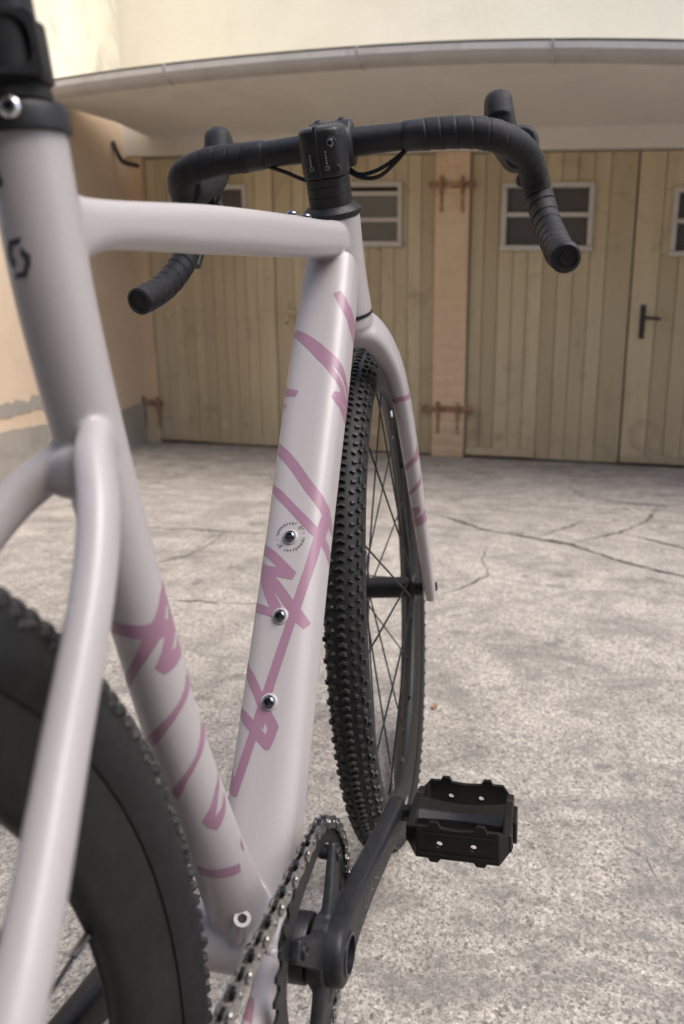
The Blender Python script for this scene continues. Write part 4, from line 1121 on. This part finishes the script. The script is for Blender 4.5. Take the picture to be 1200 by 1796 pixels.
DECAL = {'down_tube':{'add':[[(0.4987,0.759),(0.4884,1.32),(0.4794,1.794),(0.4677,2.247),(0.4603,2.538),(0.4534,2.884),(0.4469,3.348),(0.4394,3.573),(0.4271,3.579),(0.4161,3.584),(0.4099,3.592),(0.4114,3.295),(0.4137,2.901),(0.4166,2.565),(0.4225,2.355),(0.4287,2.418),(0.4312,2.687),(0.4362,2.56),(0.4435,2.325),(0.4557,1.99),(0.4679,1.523),(0.481,1.052),(0.4938,0.596)],[(0.4367,0.533),(0.4315,0.889),(0.4284,1.165),(0.4223,1.073),(0.4252,0.787),(0.4264,0.529),(0.4294,0.521)],[(0.4201,0.53),(0.4143,0.819),(0.4117,0.532),(0.415,0.53)],[(0.3802,0.561),(0.3665,1.095),(0.3503,1.673),(0.3327,2.193),(0.32,2.592),(0.3155,2.908),(0.3064,3.348),(0.2973,3.469),(0.299,3.057),(0.3025,2.752),(0.3056,2.582),(0.3077,2.491),(0.3224,2.073),(0.34,1.52),(0.3577,0.952),(0.3679,0.552)],[(0.3385,0.56),(0.3305,0.944),(0.3185,1.427),(0.3061,1.972),(0.2953,2.389),(0.2903,2.64),(0.2854,2.347),(0.2963,1.927),(0.3098,1.373),(0.3203,0.948),(0.3324,0.56)],[(0.307,2.488),(0.313,2.655),(0.3094,3.103),(0.2889,2.767),(0.2799,2.599),(0.251,2.386),(0.223,2.19),(0.2113,2.093),(0.1831,1.874),(0.155,1.637),(0.1488,1.624),(0.1365,1.544),(0.126,1.466),(0.1358,1.128),(0.1545,1.282),(0.209,1.78),(0.2302,1.942),(0.256,2.142),(0.2859,2.32),(0.2958,2.402)],[(0.1536,1.605),(0.135,1.442),(0.1272,1.37),(0.1181,1.28),(0.1008,1.133),(0.0766,0.931),(0.0762,0.824),(0.0788,0.652),(0.0807,0.498),(0.0974,0.492),(0.0976,0.492),(0.0974,0.533),(0.0898,0.771),(0.124,1.045),(0.1332,1.115),(0.1431,1.196),(0.1545,1.287)],[(0.2887,-3.514),(0.2853,-3.034),(0.2784,-2.683),(0.2696,-2.674),(0.275,-3.241),(0.2799,-3.684)],[(0.2817,0.564),(0.2731,1.041),(0.2634,1.49),(0.2536,1.944),(0.2474,1.83),(0.2498,1.216),(0.2396,1.618),(0.2302,1.942),(0.223,2.19),(0.2122,2.52),(0.2066,2.33),(0.2118,2.091),(0.2205,1.858),(0.2217,1.624),(0.215,1.586),(0.215,1.339),(0.2205,0.571),(0.2293,0.561),(0.223,1.181),(0.2315,0.987),(0.2537,0.572),(0.2704,0.557),(0.2751,0.565)],[(0.1806,0.555),(0.1798,0.551),(0.1686,0.951),(0.1545,1.287),(0.1487,1.393),(0.1431,1.196),(0.1515,1.043),(0.1705,0.556),(0.1779,0.556)],[(0.1439,0.536),(0.1394,0.85),(0.1329,1.117),(0.1272,1.37),(0.1229,1.574),(0.1276,1.635),(0.1347,1.438),(0.1408,1.379),(0.1403,1.681),(0.1348,1.854),(0.1296,1.981),(0.1211,1.898),(0.1137,1.807),(0.1122,1.768),(0.1116,1.699),(0.112,1.608),(0.1184,1.278),(0.1243,1.044),(0.1305,0.799),(0.1381,0.531)],[(0.54,2.26),(0.5284,2.638),(0.524,3.568),(0.5088,3.565),(0.499,3.569),(0.5047,2.777),(0.5175,2.386),(0.5361,2.046)]],'sub':[[(0.4593,2.13),(0.4533,2.376),(0.4473,2.63),(0.4415,3.031),(0.4348,3.449),(0.4341,3.193),(0.4393,2.825),(0.4477,2.462)],[(0.4245,2.919),(0.425,3.081),(0.4222,3.26),(0.422,3.07)],[(0.2714,0.559),(0.2662,0.9),(0.2581,1.212),(0.2596,0.875),(0.2668,0.558),(0.2697,0.55)],[(0.2376,1.209),(0.2364,1.273),(0.2269,1.603),(0.2205,1.862),(0.2217,1.624),(0.2297,1.422)]]},'seat_tube':{'add':[[(0.2284,-1.245),(0.2299,-1.81),(0.2318,-2.23),(0.2324,-2.488),(0.2277,-2.775),(0.2205,-3.134),(0.2166,-3.675),(0.2218,-3.681),(0.2296,-3.669),(0.238,-3.66),(0.2498,-3.721),(0.2481,-3.402),(0.2542,-2.937),(0.2548,-3.182),(0.2529,-3.686),(0.261,-3.712),(0.2634,-3.4),(0.2646,-2.821),(0.2648,-2.454),(0.2587,-2.21),(0.2503,-2.587),(0.2437,-2.82),(0.2436,-2.598),(0.2494,-2.2),(0.2568,-1.772),(0.273,-1.009),(0.2708,-0.667),(0.2499,-1.671),(0.2398,-2.085),(0.237,-1.697),(0.2361,-0.985)],[(0.278,-3.733),(0.2843,-3.729),(0.2871,-3.131),(0.2921,-2.555),(0.2991,-2.068),(0.3117,-1.364),(0.3092,-0.944),(0.2945,-1.898),(0.2876,-2.49),(0.2822,-2.96),(0.2775,-3.352)],[(0.3151,-3.753),(0.3228,-3.728),(0.3266,-3.064),(0.3318,-2.605),(0.3393,-2.15),(0.3538,-1.593),(0.3476,-1.417),(0.3354,-2.023),(0.3264,-2.625),(0.3194,-3.059),(0.3139,-3.398)],[(0.3547,-3.75),(0.36,-3.449),(0.3657,-3.033),(0.3779,-2.577),(0.3764,-2.991),(0.3716,-3.451),(0.3786,-3.311),(0.3842,-2.966),(0.3888,-2.511),(0.3818,-2.235),(0.3757,-2.129),(0.367,-2.607),(0.3591,-3.025)],[(0.4173,2.852),(0.4286,2.924),(0.4267,3.06),(0.4209,3.064)],[(0.4189,-1.3),(0.4211,-1.895),(0.4238,-2.38),(0.429,-2.857),(0.4364,-2.777),(0.4319,-2.269),(0.429,-1.791),(0.4261,-1.344)]],'sub':[[(0.2308,2.548),(0.232,2.784),(0.2369,3.141),(0.2351,3.27),(0.2304,3.043)]]},'logo':{'add':[[(0.0483,-1.241),(0.0476,-1.675),(0.0502,-1.552),(0.0504,-1.366),(0.0526,-1.293),(0.0545,-1.29),(0.0564,-1.362),(0.0591,-1.241),(0.057,-1.13),(0.0547,-1.078),(0.0519,-1.117)],[(0.0512,-1.601),(0.0548,-1.805),(0.058,-1.763),(0.0625,-1.595),(0.0628,-1.195),(0.0605,-1.281),(0.0604,-1.51),(0.0578,-1.6),(0.0563,-1.617),(0.0537,-1.527)]],'sub':[]},'fork':{'add':[[(0.1083,-0.842),(0.1043,-1.569),(0.1088,-3.502),(0.1149,-3.536),(0.1104,-1.605),(0.1139,-0.852)],[(0.1975,-0.832),(0.1858,-1.691),(0.1721,-2.482),(0.1901,-3.758),(0.191,-1.889),(0.2052,-0.821)],[(0.2365,-0.786),(0.224,-1.627),(0.2111,-2.409),(0.2228,-2.435),(0.2288,-1.714),(0.2415,-0.805)],[(0.2562,-0.826),(0.2539,-1.777),(0.2605,-1.863),(0.2726,-1.196),(0.2673,-1.958),(0.2608,-2.291),(0.2844,-3.203),(0.2815,-1.999),(0.2881,-0.755),(0.2779,-0.743)]],'sub':[]},'chain_stay':{'add':[[(0.06,-0.792),(0.0692,-1.397),(0.0902,-1.665),(0.0798,-0.855)]],'sub':[]}}
# ---- painted graphics: outlines given along and around each tube, laid on the tube's real surface
def in_poly(x, y, P):
    c = False; j = len(P) - 1
    for i in range(len(P)):
        if (P[i][1] > y) != (P[j][1] > y) and x < (P[j][0] - P[i][0]) * (y - P[i][1]) / (P[j][1] - P[i][1]) + P[i][0]: c = not c
        j = i
    return c
def decal(data, axis, bvh, rho, centre, m, parent, name, lift=.00022):
    def norm(P):
        c = sum(p[1] for p in P) / len(P); k = round((centre - c) / (2 * PI))
        return [(s, (f + 2 * PI * k) * rho) for s, f in P]
    def clean(P):
        out = []
        for i, p in enumerate(P):
            q = P[(i + 1) % len(P)]; d = math.hypot(q[0] - p[0], q[1] - p[1])
            if d < 1e-5: continue
            k = max(1, int(d / .0015)); out += [(p[0] + (q[0] - p[0]) * t / k, p[1] + (q[1] - p[1]) * t / k) for t in range(k)]
        return out
    add = [clean(norm(P)) for P in data['add']]; sub = [clean(norm(P)) for P in data['sub']]
    C = axis[:, :3]; T, e1, e2 = frames(C); L = np.r_[0, np.cumsum(np.linalg.norm(np.diff(C, axis=0), axis=1))]
    V = []; E = []
    for P in add + sub:
        n0 = len(V); V += [Vector(p) for p in P]; E += [(n0 + i, n0 + (i + 1) % len(P)) for i in range(len(P))]
    for P in add:
        a0, a1 = min(p[0] for p in P), max(p[0] for p in P); b0, b1 = min(p[1] for p in P), max(p[1] for p in P)
        for a in np.arange(a0, a1, .0018):
            for b in np.arange(b0, b1, .0018):
                if in_poly(a, b, P): V.append(Vector((a + random.uniform(-.0002, .0002), b + random.uniform(-.0002, .0002))))
    v, e, f, *_ = delaunay_2d_cdt(V, E, [], 0, 1e-6)
    keep = []
    for t in f:
        x = sum(v[i].x for i in t) / len(t); y = sum(v[i].y for i in t) / len(t)
        if any(in_poly(x, y, P) for P in add) and not any(in_poly(x, y, P) for P in sub): keep.append(tuple(t))
    used = sorted({i for t in keep for i in t}); rem = {u: n for n, u in enumerate(used)}; pts = []
    for u in used:
        s, ph = v[u].x, v[u].y / rho
        c = np.array([np.interp(s, L, C[:, k]) for k in range(3)]); a1 = np.array([np.interp(s, L, e1[:, k]) for k in range(3)]); a2 = np.array([np.interp(s, L, e2[:, k]) for k in range(3)])
        d = Vector(a1 * math.cos(ph) + a2 * math.sin(ph)).normalized()
        h = bvh.ray_cast(Vector(c), d, .08)
        p = h[0] if h[0] else Vector(c) + d * rho
        nn = h[1] if h[0] else d
        if nn.dot(d) < 0: nn = -nn
        pts.append(tuple(p + nn * lift))
    tri = [tuple(rem[i] for i in t) for t in keep]; par = list(range(len(pts)))
    def find(i):
        while par[i] != i: par[i] = par[par[i]]; i = par[i]
        return i
    for t in tri:
        for i in t[1:]: par[find(t[0])] = find(i)
    groups = {}
    for t in tri: groups.setdefault(find(t[0]), []).append(t)
    for T_ in groups.values():          # every separate stroke its own piece
        if len(T_) < 4: continue
        us = sorted({i for t in T_ for i in t}); rm = {u: n for n, u in enumerate(us)}
        MB().add([pts[u] for u in us], [tuple(rm[i] for i in t) for t in T_]).build(name, m, parent, True, None)
decal(DECAL['down_tube'], AXES['down_tube'], FULLBVH, .027, 1.9, M['mauve'], TUBE_OBJ['down_tube'], 'painted_graphic')
decal(DECAL['seat_tube'], AXES['seat_tube'], FULLBVH, .016, -2.4, M['mauve'], TUBE_OBJ['seat_tube'], 'painted_graphic')
decal(DECAL['logo'], AXES['seat_tube'], FULLBVH, .015, -1.1, M['print'], TUBE_OBJ['seat_tube'], 'head_emblem')
decal(DECAL['chain_stay'], AXES['chain_stay'], FULLBVH, .012, -1.2, M['mauve'], TUBE_OBJ['chain_stay'], 'painted_graphic')
decal(DECAL['fork'], FORK_AX, FORKBVH, .014, -2.0, M['mauve'], fork, 'painted_graphic')

# small lettering
def glyphs(ch, size):
    cu = bpy.data.curves.new('g', 'FONT'); cu.body = ch; cu.size = size; cu.align_x = 'CENTER'; cu.resolution_u = 2
    o = bpy.data.objects.new('g', cu); COL.objects.link(o)
    bpy.context.view_layer.update()
    me = bpy.data.meshes.new_from_object(o.evaluated_get(bpy.context.evaluated_depsgraph_get()))
    V = [(v.co.x, v.co.y) for v in me.vertices]; F = [tuple(p.vertices) for p in me.polygons]
    bpy.data.objects.remove(o); bpy.data.curves.remove(cu); bpy.data.meshes.remove(me)
    return V, F
s0 = (np.array((.1651, 0, .5335)) - DT0) @ DTD
bp, _n = on_frame(DT0 + DTD * s0, DTN)
G = {c: glyphs(c, .0046) for c in 'spedtrg'}
tx = MB()
def put(V, F, f2):
    pts = []
    for x, y in V:
        r_, u_ = f2(x, y); p = bp + DTD * u_ + np.array((0, -1, 0)) * r_
        q, _ = on_frame(p, DTN); pts.append(q + DTN * .0003)
    tx.add(pts, F)
RR = .0112
for turn in (0, PI):
    for i, ch in enumerate('speedster gr'):
        if ch == ' ': continue
        a = math.radians(182 - 12.6 * i) + turn - math.radians(8)
        put(*G[ch], lambda x, y: ((RR + y) * math.cos(a) + x * math.sin(a), (RR + y) * math.sin(a) - x * math.cos(a)))
    a = math.radians(16) + turn
    put([(-.0013, .0005), (.0013, .0005), (.0013, .0008), (-.0013, .0008)], [(0, 1, 2, 3)], lambda x, y: (RR * 1.08 * math.cos(a) + x, RR * 1.08 * math.sin(a) + y))
tx.build('model_lettering', M['print'], TUBE_OBJ['down_tube'], False)
V, F = glyphs('GRX', .017)
ab = BVHTree.FromPolygons([v.co.copy() for v in ra.data.vertices], [tuple(p.vertices) for p in ra.data.polygons])
up = np.array((-ce[2], 0, ce[0])); pts = []
for x, y in V:
    p = BB + ce * (.068 + x * 1.25) + up * (y * .75 - .0045)
    h = ab.ray_cast(Vector((p[0], -.2, p[2])), Vector((0, 1, 0)), .3)
    pts.append(tuple(h[0] + Vector((0, -.0003, 0))) if h[0] else (p[0], -.08, p[2]))
MB().add(pts, F).build('arm_lettering', M['arm_print'], ra, False)
